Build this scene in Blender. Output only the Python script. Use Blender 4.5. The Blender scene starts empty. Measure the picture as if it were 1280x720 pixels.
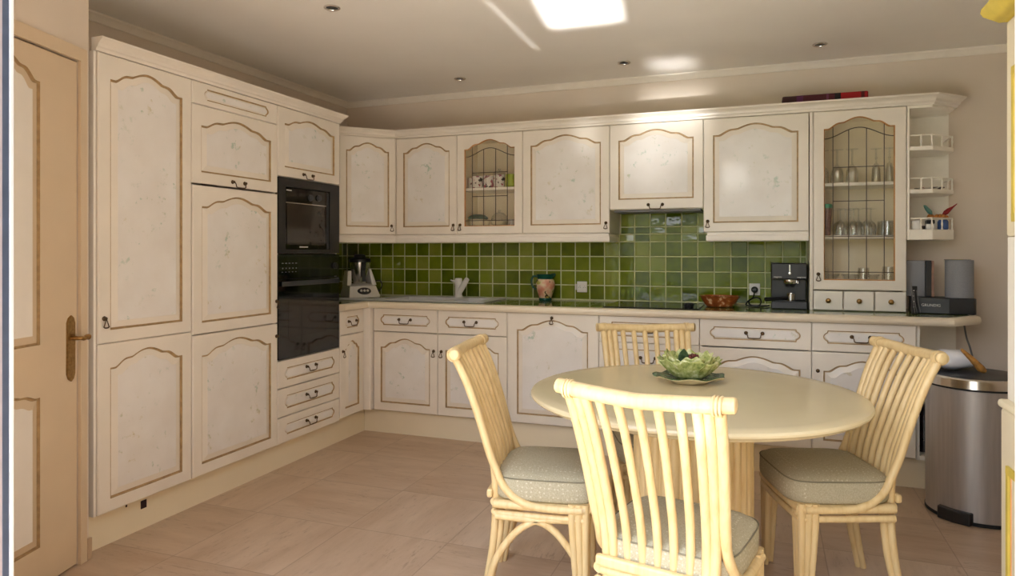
import bpy, bmesh, math, random
from mathutils import Vector, Matrix
from mathutils.geometry import tessellate_polygon
random.seed(7)
SC = bpy.context.scene
COL = SC.collection
PI = math.pi

# ------------------------------------------------------------------ materials
def S(r, g, b):
    f = lambda c: (c/255/12.92) if c/255 <= .04045 else ((c/255+.055)/1.055)**2.4
    return (f(r), f(g), f(b), 1)

class NT:
    def __init__(self, name):
        self.m = bpy.data.materials.new(name); self.m.use_nodes = True
        self.t = self.m.node_tree; self.n = self.t.nodes; self.l = self.t.links
        self.b = self.n['Principled BSDF']
    def node(self, typ, **kw):
        nd = self.n.new(typ)
        for k, v in kw.items():
            if k.startswith('i_'):
                nd.inputs[int(k[2:]) if k[2:].isdigit() else k[2:].replace('_', ' ')].default_value = v
            else: setattr(nd, k, v)
        return nd
    def link(self, a, b): self.l.new(a, b)
    def pos(self): return self.node('ShaderNodeNewGeometry').outputs['Position']
    def obj(self): return self.node('ShaderNodeTexCoord').outputs['Object']
    def noise(self, vec, scale, detail=3, rough=.5):
        nd = self.node('ShaderNodeTexNoise'); nd.inputs['Scale'].default_value = scale
        nd.inputs['Detail'].default_value = detail; nd.inputs['Roughness'].default_value = rough
        self.link(vec, nd.inputs['Vector']); return nd.outputs['Fac']
    def ramp(self, fac, stops, interp='LINEAR'):
        r = self.node('ShaderNodeValToRGB'); r.color_ramp.interpolation = interp
        els = r.color_ramp.elements
        while len(els) < len(stops): els.new(.5)
        for e, (p, c) in zip(els, stops): e.position = p; e.color = c
        self.link(fac, r.inputs[0]); return r.outputs[0]
    def mix(self, fac, a, b, typ='MIX'):
        m = self.node('ShaderNodeMix', data_type='RGBA', blend_type=typ)
        for v, i in ((fac, 0), (a, 6), (b, 7)):
            if hasattr(v, 'is_linked'): self.link(v, m.inputs[i])
            else: m.inputs[i].default_value = v
        return m.outputs[2]
    def math(self, op, a, b=None, c=None):
        m = self.node('ShaderNodeMath', operation=op)
        for i, v in enumerate((a, b, c)):
            if v is None: continue
            if hasattr(v, 'is_linked'): self.link(v, m.inputs[i])
            else: m.inputs[i].default_value = v
        return m.outputs[0]
    def bump(self, h, strength=.3, dist=.002):
        b = self.node('ShaderNodeBump'); b.inputs['Strength'].default_value = strength
        b.inputs['Distance'].default_value = dist
        self.link(h, b.inputs['Height']); self.link(b.outputs[0], self.b.inputs['Normal'])
    def base(self, c):
        if hasattr(c, 'is_linked'): self.link(c, self.b.inputs['Base Color'])
        else: self.b.inputs['Base Color'].default_value = c
    def set(self, rough=.5, metal=0, spec=.5, **kw):
        self.b.inputs['Roughness'].default_value = rough
        self.b.inputs['Metallic'].default_value = metal
        self.b.inputs['Specular IOR Level'].default_value = spec
        for k, v in kw.items(): self.b.inputs[k.replace('_', ' ')].default_value = v

def plain(name, c, rough=.5, metal=0, var=.08, scale=18, spec=.5, bump=0):
    t = NT(name); f = t.noise(t.obj(), scale)
    d = tuple(x*(1-var) for x in c[:3])+(1,); l = tuple(min(1, x*(1+var)) for x in c[:3])+(1,)
    t.base(t.ramp(f, [(.3, d), (.7, l)])); t.set(rough, metal, spec)
    if bump: t.bump(f, bump)
    return t.m

M = {}
M['wall'] = plain('wall_paint', S(226, 213, 198), .7, var=.03, scale=3)
M['ceil'] = plain('ceiling_paint', S(241, 237, 231), .40, var=.02, scale=3)
M['cornice'] = plain('cornice_paint', S(242, 235, 224), .5, var=.02)
M['cream'] = plain('cream_lacquer', S(237, 230, 219), .30, var=.03, scale=7)
M['creamlight'] = plain('pale_cream_lacquer', S(240, 234, 226), .32, var=.03, scale=7)
M['glaze'] = plain('brown_antique_glaze', S(176, 148, 108), .5, var=.2, scale=40)
M['doorpaint'] = plain('door_cream_paint', S(218, 197, 168), .45, var=.03, scale=5)
M['bronze'] = plain('antique_bronze', S(92, 74, 54), .38, .85, var=.25, scale=120)
M['brass'] = plain('aged_brass', S(160, 126, 78), .3, .9, var=.2, scale=90)
M['edgewood'] = plain('routed_wood_edge', S(204, 152, 98), .5, var=.1, scale=30)
M['lead'] = plain('lead_came', S(96, 86, 76), .5, .4, var=.1, scale=50)
M['white'] = plain('white_gloss', S(236, 234, 230), .25, var=.02)
M['interior'] = plain('cabinet_interior_beige', S(250, 238, 212), .5, var=.02)
M['whiteshelf'] = plain('white_shelf_lacquer', S(248, 243, 232), .35, var=.02)
M['black'] = plain('black_plastic', S(26, 26, 28), .35, var=.2)
M['blackglass'] = plain('black_glass', S(12, 11, 11), .06, var=.2, spec=.6)
M['darkgrey'] = plain('dark_grey_plastic', S(52, 54, 58), .4, var=.1)
M['greygrille'] = plain('grey_cloth_grille', S(140, 142, 148), .8, var=.12, scale=300, bump=.2)
M['chrome'] = plain('chrome', S(220, 218, 214), .18, 1, var=.03)
M['alu'] = plain('white_aluminium', S(232, 232, 234), .3, .2, var=.02)
M['alublue'] = plain('grey_blue_aluminium', S(84, 96, 120), .4, .5, var=.08)
M['alugrey'] = plain('pinkish_grey_seal', S(168, 160, 166), .6, var=.05)
M['tabletop'] = plain('table_lacquer', S(211, 197, 162), .2, var=.025, scale=4)
M['rubber'] = plain('black_rubber', S(20, 20, 20), .7, var=.1)
M['yellow'] = plain('yellow_painted_wood', S(214, 192, 84), .5, var=.12, scale=14)
M['orange'] = plain('orange_painted_line', S(226, 158, 104), .5, var=.1)
M['dresser'] = plain('dresser_cream', S(232, 222, 194), .45, var=.04, scale=6)
M['red'] = plain('red_glaze', S(146, 18, 26), .35, var=.15, scale=40)
M['teal'] = plain('teal_glaze', S(96, 150, 140), .35, var=.25, scale=60)
M['orangeglaze'] = plain('amber_glaze', S(206, 132, 60), .35, var=.3, scale=70)
M['blueglaze'] = plain('blue_glaze', S(74, 104, 166), .25, var=.2, scale=40)
M['limegreen'] = plain('lime_green_glaze', S(158, 176, 46), .3, var=.08)
M['greenlid'] = plain('green_lid', S(70, 150, 118), .4, var=.1)
M['darkgreen'] = plain('dark_green_glaze', S(22, 78, 62), .2, var=.25, scale=50)
M['lidgreen'] = plain('grey_green_lid', S(96, 120, 104), .4, var=.2, scale=50)
M['ivory'] = plain('ivory_china', S(232, 222, 192), .25, var=.04)
M['stone'] = plain('skirting_stone', S(196, 170, 142), .5, var=.08, scale=12)
M['paper'] = plain('white_plastic_film', S(226, 228, 236), .4, var=.04, scale=20, bump=.5)
M['stick'] = plain('brown_wicker', S(176, 128, 62), .5, var=.35, scale=60)
M['cable'] = plain('grey_cable', S(120, 118, 118), .5, var=.05)
M['darkbottle'] = plain('dark_bottle', S(46, 34, 38), .2, var=.4, scale=20)
M['pinkwood'] = plain('reddish_side_panel', S(160, 122, 104), .6, var=.2, scale=50)
M['plinth'] = plain('plinth_cream', S(243, 232, 206), .16, var=.02, scale=4)
M['terrace'] = plain('terrace_stone', S(226, 219, 207), .6, var=.06, scale=3)
M['grout'] = plain('pale_grout', S(208, 212, 164), .7, var=.08, scale=30)
M['fascia'] = plain('worktop_edge_cream', S(234, 222, 200), .3, var=.03, scale=5)
M['darkmaroon'] = plain('dark_maroon_tab', S(40, 16, 24), .8, var=.1)

def m_panel():
    t = NT('sponged_white_panel'); p = t.pos()
    base = t.ramp(t.noise(p, 6, 4), [(.3, S(231, 227, 223)), (.7, S(239, 237, 235))])
    v = t.noise(p, 26, 5, .65); big = t.noise(p, 5.5, 1)
    mask = t.math('MULTIPLY', t.ramp(v, [(.59, (0, 0, 0, 1)), (.67, (1, 1, 1, 1))]),
                  t.ramp(big, [(.44, (0, 0, 0, 1)), (.6, (1, 1, 1, 1))]))
    mask = t.math('MULTIPLY', mask, .8)
    tint = t.ramp(t.noise(p, 9, 1), [(.45, S(170, 194, 180)), (.62, S(206, 196, 164))])
    t.base(t.mix(mask, base, tint)); t.set(.3); return t.m
M['panel'] = m_panel()

def m_floor():
    t = NT('travertine_tiles'); p = t.pos(); P = .503
    sx = t.node('ShaderNodeSeparateXYZ'); t.link(p, sx.inputs[0])
    gx = t.math('DIVIDE', t.math('SUBTRACT', sx.outputs[0], -2.287), P)
    gy = t.math('DIVIDE', t.math('SUBTRACT', sx.outputs[1], 2.165), P)
    ix, iy = t.math('FLOOR', gx), t.math('FLOOR', gy)
    ed = []
    for g in (gx, gy):
        fr = t.math('FRACT', g); ed.append(t.math('MINIMUM', fr, t.math('SUBTRACT', 1, fr)))
    e = t.math('MINIMUM', ed[0], ed[1])
    gro = t.ramp(e, [(.0015, (.8, .8, .8, 1)), (.005, (0, 0, 0, 1))])
    c = t.node('ShaderNodeCombineXYZ'); t.link(ix, c.inputs[0]); t.link(iy, c.inputs[1])
    wn = t.node('ShaderNodeTexWhiteNoise', noise_dimensions='3D'); t.link(c.outputs[0], wn.inputs[0])
    # veins run one way or the other, tile by tile
    chk = t.math('GREATER_THAN', wn.outputs['Value'], .5)
    va = t.node('ShaderNodeVectorMath', operation='MULTIPLY'); t.link(p, va.inputs[0]); va.inputs[1].default_value = (4.5, 22, 1)
    vb = t.node('ShaderNodeVectorMath', operation='MULTIPLY'); t.link(p, vb.inputs[0]); vb.inputs[1].default_value = (22, 4.5, 1)
    mv = t.node('ShaderNodeMix', data_type='VECTOR'); t.link(chk, mv.inputs[0]); t.link(va.outputs[0], mv.inputs[4]); t.link(vb.outputs[0], mv.inputs[5])
    off = t.node('ShaderNodeVectorMath', operation='ADD'); t.link(mv.outputs[1], off.inputs[0])
    sc = t.node('ShaderNodeVectorMath', operation='SCALE'); t.link(wn.outputs['Color'], sc.inputs[0]); sc.inputs['Scale'].default_value = 20
    t.link(sc.outputs[0], off.inputs[1])
    vein = t.noise(off.outputs[0], .8, 8, .68)
    col = t.ramp(vein, [(.25, S(150, 122, 98)), (.42, S(184, 157, 132)), (.6, S(199, 174, 150)), (.8, S(214, 193, 171))])
    col = t.mix(.36, col, t.ramp(wn.outputs['Value'], [(0, S(172, 143, 117)), (1, S(222, 201, 178))]))
    pits = t.ramp(t.noise(off.outputs[0], 2.6, 8, .78), [(.37, S(126, 100, 82)), (.455, (1, 1, 1, 1))])
    pm = t.ramp(t.noise(p, 3.2, 3), [(.42, (.12, .12, .12, 1)), (.62, (.6, .6, .6, 1))])
    col = t.mix(pm, col, pits, 'MULTIPLY')
    col = t.mix(.35, col, t.ramp(t.noise(off.outputs[0], .35, 3), [(.35, S(176, 146, 118)), (.65, S(208, 186, 162))]))
    col = t.mix(gro, col, S(140, 116, 96))
    t.base(col); t.set(.33, spec=.45)
    t.bump(t.math('SUBTRACT', t.math('MULTIPLY', vein, .15), gro), .12, .003)
    return t.m
M['floor'] = m_floor()

def m_tile():
    t = NT('green_glazed_tile'); p = t.pos()
    a = t.node('ShaderNodeAttribute', attribute_name='tilecol')
    f = t.math('ADD', t.math('MULTIPLY', a.outputs['Fac'], .7), t.math('MULTIPLY', t.noise(p, 14, 3), .5))
    t.base(t.ramp(f, [(.2, S(72, 88, 8)), (.5, S(102, 118, 18)), (.75, S(122, 136, 32)), (.95, S(138, 146, 56))]))
    t.set(.06, spec=.5)
    t.bump(t.noise(p, 22, 2), .35, .004); return t.m
M['tile'] = m_tile()

def m_worktile():
    t = NT('green_worktop_tiles'); p = t.pos(); P = .1045
    sx = t.node('ShaderNodeSeparateXYZ'); t.link(p, sx.inputs[0])
    gx = t.math('DIVIDE', t.math('SUBTRACT', sx.outputs[0], -2.829), P); gy = t.math('DIVIDE', t.math('SUBTRACT', sx.outputs[1], 4.69), P)
    ed = []
    for g in (gx, gy):
        fr = t.math('FRACT', g); ed.append(t.math('MINIMUM', fr, t.math('SUBTRACT', 1, fr)))
    e = t.math('MINIMUM', ed[0], ed[1])
    gro = t.ramp(e, [(.026, (1, 1, 1, 1)), (.045, (0, 0, 0, 1))])
    col = t.ramp(t.noise(p, 8, 3), [(.3, S(58, 80, 18)), (.7, S(98, 118, 40))])
    t.base(t.mix(gro, col, S(176, 178, 140)))
    t.set(.08, spec=.6); t.bump(t.math('SUBTRACT', t.math('MULTIPLY', t.noise(p, 20, 2), .6), gro), .25, .003); return t.m
M['worktile'] = m_worktile()

def m_rattan():
    t = NT('pale_lacquered_rattan'); p = t.obj()
    v = t.node('ShaderNodeVectorMath', operation='MULTIPLY'); t.link(p, v.inputs[0]); v.inputs[1].default_value = (60, 60, 9)
    f = t.noise(v.outputs[0], 1, 4)
    t.base(t.ramp(f, [(.25, S(212, 182, 128)), (.5, S(223, 197, 147)), (.75, S(229, 205, 157))]))
    t.set(.33); return t.m
M['rattan'] = m_rattan()

def m_fabric():
    t = NT('speckled_sage_upholstery'); p = t.obj()
    vo = t.node('ShaderNodeTexVoronoi', feature='F1'); vo.inputs['Scale'].default_value = 62; vo.inputs['Randomness'].default_value = .35
    t.link(p, vo.inputs['Vector'])
    dots = t.ramp(vo.outputs['Distance'], [(.14, (1, 1, 1, 1)), (.24, (0, 0, 0, 1))])
    w = t.noise(p, 240, 2)
    base = t.ramp(w, [(.3, S(166, 158, 134)), (.7, S(186, 178, 155))])
    t.base(t.mix(t.math('MULTIPLY', dots, .55), base, S(216, 212, 190)))
    t.set(.9, spec=.2); t.bump(w, .3, .001); return t.m
M['fabric'] = m_fabric()

def m_steel():
    t = NT('brushed_steel'); p = t.obj()
    v = t.node('ShaderNodeVectorMath', operation='MULTIPLY'); t.link(p, v.inputs[0]); v.inputs[1].default_value = (60, 60, 3)
    f = t.noise(v.outputs[0], 1, 3)
    t.base(t.ramp(f, [(.3, S(172, 167, 164)), (.7, S(188, 184, 181))])); t.set(.44, .7); return t.m
M['steel'] = m_steel()
M['piping'] = plain('dark_sage_piping', S(126, 120, 100), .8, var=.1)
M['sinksteel'] = plain('sink_grey', S(216, 218, 222), .3, .05, var=.04)

def m_glass(name, tint, lo, hi):
    t = NT(name); n = t.n
    tr = n.new('ShaderNodeBsdfTransparent'); tr.inputs[0].default_value = tint
    gl = n.new('ShaderNodeBsdfGlossy'); gl.inputs['Roughness'].default_value = .03
    lw = n.new('ShaderNodeLayerWeight'); lw.inputs['Blend'].default_value = .35
    r = t.ramp(lw.outputs['Facing'], [(0, (lo, lo, lo, 1)), (1, (hi, hi, hi, 1))])
    mx = n.new('ShaderNodeMixShader'); t.link(r, mx.inputs[0]); t.link(tr.outputs[0], mx.inputs[1]); t.link(gl.outputs[0], mx.inputs[2])
    t.link(mx.outputs[0], n['Material Output'].inputs[0]); return t.m
M['pane'] = m_glass('cabinet_glass', (.985, .98, .97, 1), .02, .35)
M['crystal'] = m_glass('clear_glassware', (.975, .98, .97, 1), .10, .8)

def m_leaf(name, dark, mid, pale):
    t = NT(name); p = t.obj()
    t.base(t.ramp(t.noise(p, 38, 5, .65), [(.3, dark), (.5, mid), (.66, pale)])); t.set(.25); t.bump(t.noise(p, 70, 3), .5, .002); return t.m
M['lettuce'] = m_leaf('lettuce_glaze', S(104, 122, 56), S(180, 186, 116), S(228, 227, 184))
M['leafplate'] = m_leaf('leaf_plate_glaze', S(44, 66, 44), S(74, 96, 66), S(110, 130, 92))

def m_mug():
    t = NT('floral_mug_china'); p = t.obj()
    a = t.ramp(t.noise(p, 34, 3), [(.52, (0, 0, 0, 1)), (.56, (1, 1, 1, 1))])
    c = t.ramp(t.noise(p, 13, 1), [(.42, S(60, 56, 60)), (.52, S(196, 96, 116)), (.62, S(130, 120, 118))])
    t.base(t.mix(a, S(234, 228, 220), c)); t.set(.2); return t.m
M['mug'] = m_mug()

def m_jug():
    t = NT('painted_jug_glaze'); p = t.obj()
    sx = t.node('ShaderNodeSeparateXYZ'); t.link(p, sx.inputs[0])
    f = t.noise(p, 26, 3)
    body = t.ramp(t.noise(p, 15, 2), [(.36, S(214, 138, 116)), (.48, S(226, 184, 156)), (.56, S(230, 212, 170)), (.62, S(184, 172, 84))])
    body = t.mix(t.ramp(f, [(.60, (0, 0, 0, 1)), (.63, (1, 1, 1, 1))]), body, S(84, 58, 44))
    t.base(body); t.set(.25); return t.m
M['jug'] = m_jug()

def m_terracotta():
    t = NT('painted_terracotta'); p = t.obj()
    c = t.ramp(t.noise(p, 30, 3), [(.4, S(136, 66, 28)), (.58, S(168, 92, 44)), (.64, S(226, 190, 150))])
    t.base(c); t.set(.3); return t.m
M['terracotta'] = m_terracotta()

def m_stripes():
    t = NT('striped_red_cloth'); p = t.obj()
    sx = t.node('ShaderNodeSeparateXYZ'); t.link(p, sx.inputs[0])
    f = t.math('DIVIDE', sx.outputs[0], .46)
    t.base(t.ramp(f, [(0, S(62, 24, 26)), (.17, S(92, 34, 78)), (.25, S(78, 18, 34)), (.52, S(112, 52, 82)), (.55, S(84, 20, 36)),
                      (.62, S(26, 14, 20)), (.69, S(178, 20, 30)), (.92, S(92, 18, 28)), (.96, S(168, 20, 32))], 'CONSTANT'))
    t.set(.7); return t.m
M['stripes'] = m_stripes()

# ------------------------------------------------------------------ mesh builder
class MB:
    def __init__(s): s.v = []; s.f = []; s.mi = []
    def add(s, vs, fs, mi=0, mat=None):
        o = len(s.v)
        s.v += [tuple(mat @ Vector(v)) if mat else tuple(v) for v in vs]
        s.f += [tuple(i+o for i in f) for f in fs]; s.mi += [mi]*len(fs); return s
    def box(s, x0, x1, y0, y1, z0, z1, mi=0, mat=None):
        vs = [(x, y, z) for z in (z0, z1) for y in (y0, y1) for x in (x0, x1)]
        return s.add(vs, [(0, 2, 3, 1), (4, 5, 7, 6), (0, 1, 5, 4), (2, 6, 7, 3), (0, 4, 6, 2), (1, 3, 7, 5)], mi, mat)
    def prism(s, poly, z0, z1, mi=0, holes=(), mi_top=None):
        loops = [poly]+list(holes); flat = [p for l in loops for p in l]; n = len(flat)
        tri = tessellate_polygon([[Vector((p[0], p[1], 0)) for p in l] for l in loops])
        o = len(s.v); s.v += [(p[0], p[1], z0) for p in flat]+[(p[0], p[1], z1) for p in flat]
        for a, b, c in tri:
            s.f.append((o+a, o+c, o+b)); s.mi.append(mi); s.f.append((o+n+a, o+n+b, o+n+c)); s.mi.append(mi if mi_top is None else mi_top)
        k = 0
        for l in loops:
            m = len(l)
            for i in range(m):
                a, b = k+i, k+(i+1) % m
                s.f.append((o+a, o+b, o+n+b, o+n+a)); s.mi.append(mi)
            k += m
        return s
    def lathe(s, prof, seg=24, c=(0, 0, 0), mi=0, sx=1, sy=1, a0=0, a1=2*PI, mat=None):
        full = abs(a1-a0-2*PI) < 1e-6; m = seg if full else seg+1
        vs = []; fs = []
        for r, z in prof:
            for i in range(m):
                a = a0+(a1-a0)*i/seg; vs.append((c[0]+r*sx*math.cos(a), c[1]+r*sy*math.sin(a), c[2]+z))
        for j in range(len(prof)-1):
            for i in range(seg):
                a, b = j*m+i, j*m+(i+1) % m
                if prof[j][0] < 1e-6 and prof[j+1][0] < 1e-6: continue
                fs.append((a, b, b+m, a+m))
        return s.add(vs, fs, mi, mat)
    def tube(s, pts, r, seg=8, mi=0, smooth=0, mat=None, closed=False, caps=True):
        pts = [Vector(p) for p in pts]; rs = list(r) if hasattr(r, '__len__') else [r]*len(pts)
        if smooth:
            q = []; qr = []; n = len(pts)
            rng = n if closed else n-1
            for i in range(rng):
                g = (lambda k: pts[k % n]) if closed else (lambda k: pts[max(0, min(n-1, k))])
                p0, p1, p2, p3 = g(i-1), g(i), g(i+1), g(i+2)
                for k in range(smooth):
                    u = k/smooth
                    q.append(.5*((2*p1)+(p2-p0)*u+(2*p0-5*p1+4*p2-p3)*u*u+(3*p1-p0-3*p2+p3)*u**3)); qr.append(rs[i]*(1-u)+rs[(i+1) % n]*u)
            if not closed: q.append(pts[-1]); qr.append(rs[-1])
            pts, rs = q, qr
        n = len(pts); up = None; vs = []; fs = []
        for i in range(n):
            d = (pts[(i+1) % n]-pts[i-1]) if closed else (pts[min(n-1, i+1)]-pts[max(0, i-1)])
            d.normalize()
            if up is None: up = Vector((0, 0, 1)) if abs(d.z) < .9 else Vector((1, 0, 0))
            x = d.cross(up).normalized(); up = x.cross(d).normalized()
            for k in range(seg):
                a = 2*PI*k/seg; vs.append(pts[i]+x*(rs[i]*math.cos(a))+up*(rs[i]*math.sin(a)))
        for i in range(n if closed else n-1):
            for k in range(seg):
                a, b = i*seg+k, i*seg+(k+1) % seg; c_, d_ = ((i+1) % n)*seg+(k+1) % seg, ((i+1) % n)*seg+k
                fs.append((a, b, c_, d_))
        if caps and not closed:
            fs.append(tuple(range(seg-1, -1, -1))); fs.append(tuple((n-1)*seg+k for k in range(seg)))
        return s.add(vs, fs, mi, mat)
    def sweep(s, path, prof, mi=0):
        """profile (out, z) swept along an xy path; out = right-hand side; mitred corners"""
        P = [Vector((p[0], p[1])) for p in path]; n = len(P); m = len(prof); vs = []; fs = []
        for i in range(n):
            ds = []
            if i > 0: ds.append((P[i]-P[i-1]).normalized())
            if i < n-1: ds.append((P[i+1]-P[i]).normalized())
            ns = [Vector((d.y, -d.x)) for d in ds]
            nn = sum(ns, Vector((0, 0))).normalized(); k = 1/max(.3, nn.dot(ns[0]))
            for o_, z in prof: q = P[i]+nn*(o_*k); vs.append((q.x, q.y, z))
        for i in range(n-1):
            for j in range(m):
                a, b = i*m+j, i*m+(j+1) % m; fs.append((a, b, b+m, a+m))
        fs.append(tuple(range(m))); fs.append(tuple((n-1)*m+j for j in range(m-1, -1, -1)))
        return s.add(vs, fs, mi)
    def build(s, name, mats, parent=None, smooth=None, bev=0, loc=None, rot=0):
        me = bpy.data.meshes.new(name); me.from_pydata(s.v, [], s.f)
        if not isinstance(mats, (list, tuple)): mats = [mats]
        for m in mats: me.materials.append(M[m] if isinstance(m, str) else m)
        for p, i in zip(me.polygons, s.mi): p.material_index = min(i, len(mats)-1)
        bm = bmesh.new(); bm.from_mesh(me)
        bmesh.ops.remove_doubles(bm, verts=bm.verts, dist=1e-6); bmesh.ops.recalc_face_normals(bm, faces=bm.faces)
        bm.to_mesh(me); bm.free()
        if smooth:
            for p in me.polygons: p.use_smooth = True
            me.set_sharp_from_angle(angle=math.radians(smooth if smooth > 1 else 40))
        o = bpy.data.objects.new(name, me); COL.objects.link(o)
        if parent: o.parent = parent
        if loc: o.location = loc
        if rot: o.rotation_euler.z = rot
        if bev:
            b = o.modifiers.new('soft_edges', 'BEVEL'); b.width = bev; b.segments = 2; b.limit_method = 'ANGLE'; b.angle_limit = math.radians(40)
        return o

def tag(o, label, cat, group=None):
    o['label'] = label; o['category'] = cat; o['kind'] = 'thing'
    if group: o['group'] = group
    return o
def thing(name, label, cat, loc=(0, 0, 0), rot=0, group=None):
    o = bpy.data.objects.new(name, None); COL.objects.link(o); o.location = loc; o.rotation_euler.z = rot
    o.empty_display_size = .05
    return tag(o, label, cat, group)
def struct(o): o['kind'] = 'structure'; return o
def kids(o): return [c for c in bpy.data.objects if c.parent == o]
def dup(root, loc, rot, label, group=None):
    def cp(o, par):
        c = o.copy(); COL.objects.link(c)
        if par: c.parent = par
        for ch in kids(o): cp(ch, c)
        return c
    r = cp(root, None); r.location = loc; r.rotation_euler.z = rot; r['label'] = label
    if group: r['group'] = group
    return r
def local(root_loc, rot, pts):
    c, s_ = math.cos(-rot), math.sin(-rot)
    return [((x-root_loc[0])*c-(y-root_loc[1])*s_, (x-root_loc[0])*s_+(y-root_loc[1])*c) for x, y in pts]

# ------------------------------------------------------------------ room shell
XL, YB, XR, YF, ZC = -3.15, 4.70, 1.33, 1.10, 2.44
struct(MB().box(-3.3, 1.5, .85, 4.85, -.1, 0).build('floor', 'floor'))
struct(MB().box(-3.3, 1.5, .85, 4.85, ZC, ZC+.12).build('ceiling', 'ceil'))
struct(MB().box(-3.3, 1.5, YB, YB+.12, 0, ZC).build('wall_back', 'wall'))
struct(MB().box(XL-.12, XL, 1.1, YB, 0, ZC).build('wall_left', 'wall'))
struct(MB().box(XR, XR+.12, YF, YB, 0, ZC).build('wall_right', 'wall'))
OX0, OX1, OZ = -1.69, .355, 2.26           # the sliding-door opening
w = MB().box(-3.3, OX0, .85, YF, 0, ZC).box(OX1, 1.5, .85, YF, 0, ZC).box(OX0, OX1, .85, YF, OZ, ZC)
struct(w.build('wall_front', 'wall'))
# wall with the passage door: a splayed wall from the end of the tall cupboards towards the terrace opening
P0 = Vector((-2.598, 2.032)); dW = Vector((.292, -.956)).normalized(); nW = Vector((.956, .292)).normalized()
LW = .985
def wpt(t, out): q = P0+dW*t+nW*out; return (q.x, q.y)
def wquad(t0, t1, o0, o1): return [wpt(t0, o0), wpt(t1, o0), wpt(t1, o1), wpt(t0, o1)]
w = MB()
DT0, DT1, DZ = .062, .80, 2.015
w.prism([wpt(0, -.1), wpt(DT0, -.1), wpt(DT0, 0), wpt(0, 0)], 0, ZC)
w.prism(wquad(DT1, LW, -.1, 0), 0, ZC); w.prism(wquad(DT0, DT1, -.1, 0), DZ, ZC)
w.prism([(XL, 2.03), wpt(0, -.001), wpt(0, -.1), (XL, 1.93)], 0, ZC)
struct(w.build('wall_side', 'wall'))

# door leaf with two shaped panels
def arch_outline(w, z0, z1, rise, d=0, x0=0, n=22):
    """closed outline (x, z), counter-clockwise; z1 = peak height; inset by d"""
    hw = w/2-d; zb = z0+d; zs = z1-rise-d
    pts = [(x0-hw, zb), (x0+hw, zb), (x0+hw, zs)]
    def h(t):
        if t <= .12: return 0
        if t <= .46: q = (t-.12)/.34; return .54*(.5-.5*math.cos(PI*q**.8))
        if t <= .58: return .54+.03*(t-.46)/.12
        return .57+.43*math.sin(PI/2*(t-.58)/.42)
    for i in range(1, 2*n):
        t = i/n; tt = t if t <= 1 else 2-t
        pts.append((x0+hw-2*hw*i/(2*n), zs+rise*h(tt)))
    pts.append((x0-hw, zs)); return pts
def cartouche(w, z0, z1, d=0, x0=0):
    hw = w/2-d; a = z0+d; b = z1-d; c = (b-a); e = min(.022, c*.35)
    pts = [(x0-hw+e, a), (x0+hw-e, a)]
    for k in range(0, 7):
        q = -1+2*k/6; pts.append((x0+hw-e*abs(q)**2.2*.9, (a+b)/2+c*.36*q))
    pts += [(x0+hw-e, b), (x0-hw+e, b)]
    for k in range(0, 7):
        q = 1-2*k/6; pts.append((x0-hw+e*abs(q)**2.2*.9, (a+b)/2+c*.36*q))
    return pts
def face_with_holes(mb, rect, holes, y, mi=0):
    loops = [rect]+holes; flat = [p for l in loops for p in l]
    tri = tessellate_polygon([[Vector((p[0], p[1], 0)) for p in l] for l in loops])
    mb.add([(p[0], y, p[1]) for p in flat], [tuple(t) for t in tri], mi)
def slab(mb, x0, x1, z0, z1, holes, t=.022, mi=0):
    """front slab, back at y=0, front at y=-t, chamfered edge, shaped recesses cut in the face"""
    c = .004
    R0 = [(x0, z0), (x1, z0), (x1, z1), (x0, z1)]; R1 = [(x0+c, z0+c), (x1-c, z0+c), (x1-c, z1-c), (x0+c, z1-c)]
    vs = [(x, 0, z) for x, z in R0]+[(x, -t+c, z) for x, z in R0]+[(x, -t, z) for x, z in R1]
    fs = [(0, 1, 2, 3)]
    for k in range(2):
        for i in range(4): fs.append((k*4+i, k*4+(i+1) % 4, k*4+4+(i+1) % 4, k*4+4+i))
    mb.add(vs, fs, mi); face_with_holes(mb, R1, holes, -t, mi)
def rings(mb, outlines, depths, mids, y0=-.022, fill=None):
    n = len(outlines[0]); vs = []; base = len(mb.v)
    for o, d in zip(outlines, depths): vs += [(x, y0+d, z) for x, z in o]
    mb.v += vs
    for j in range(len(outlines)-1):
        for i in range(n):
            a, b = base+j*n+i, base+j*n+(i+1) % n; mb.f.append((a, b, b+n, a+n)); mb.mi.append(mids[j])
    if fill is not None:
        o = outlines[-1]; tri = tessellate_polygon([[Vector((p[0], p[1], 0)) for p in o]]); k = base+(len(outlines)-1)*n
        for t in tri: mb.f.append(tuple(k+i for i in t)); mb.mi.append(fill)
def raised_panel(w, z0, z1, rise, x0, parent, field='panel', frame='cream', glaze='glaze', name='raised_panel', t=.022):
    mb = MB(); ds = [0, .0018, .0056, .009, .034, .0365]; dp = [0, .008, .009, .0075, .0015, .0005]
    rings(mb, [arch_outline(w, z0, z1, rise, d, x0) for d in ds], dp, [1, 1, 1, 0, 0], -t, 2)
    return mb.build(name, [frame, glaze, field], parent)
def drawer_panel(w, z0, z1, x0, parent, t=.022):
    mb = MB(); ds = [0, .002, .006, .010, .013]; dp = [0, .004, .005, .002, .0005]
    rings(mb, [cartouche(w, z0, z1, d, x0) for d in ds], dp, [1, 1, 0, 0], -t, 2)
    return mb.build('inset_panel', ['cream', 'glaze', 'panel'], parent)

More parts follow.
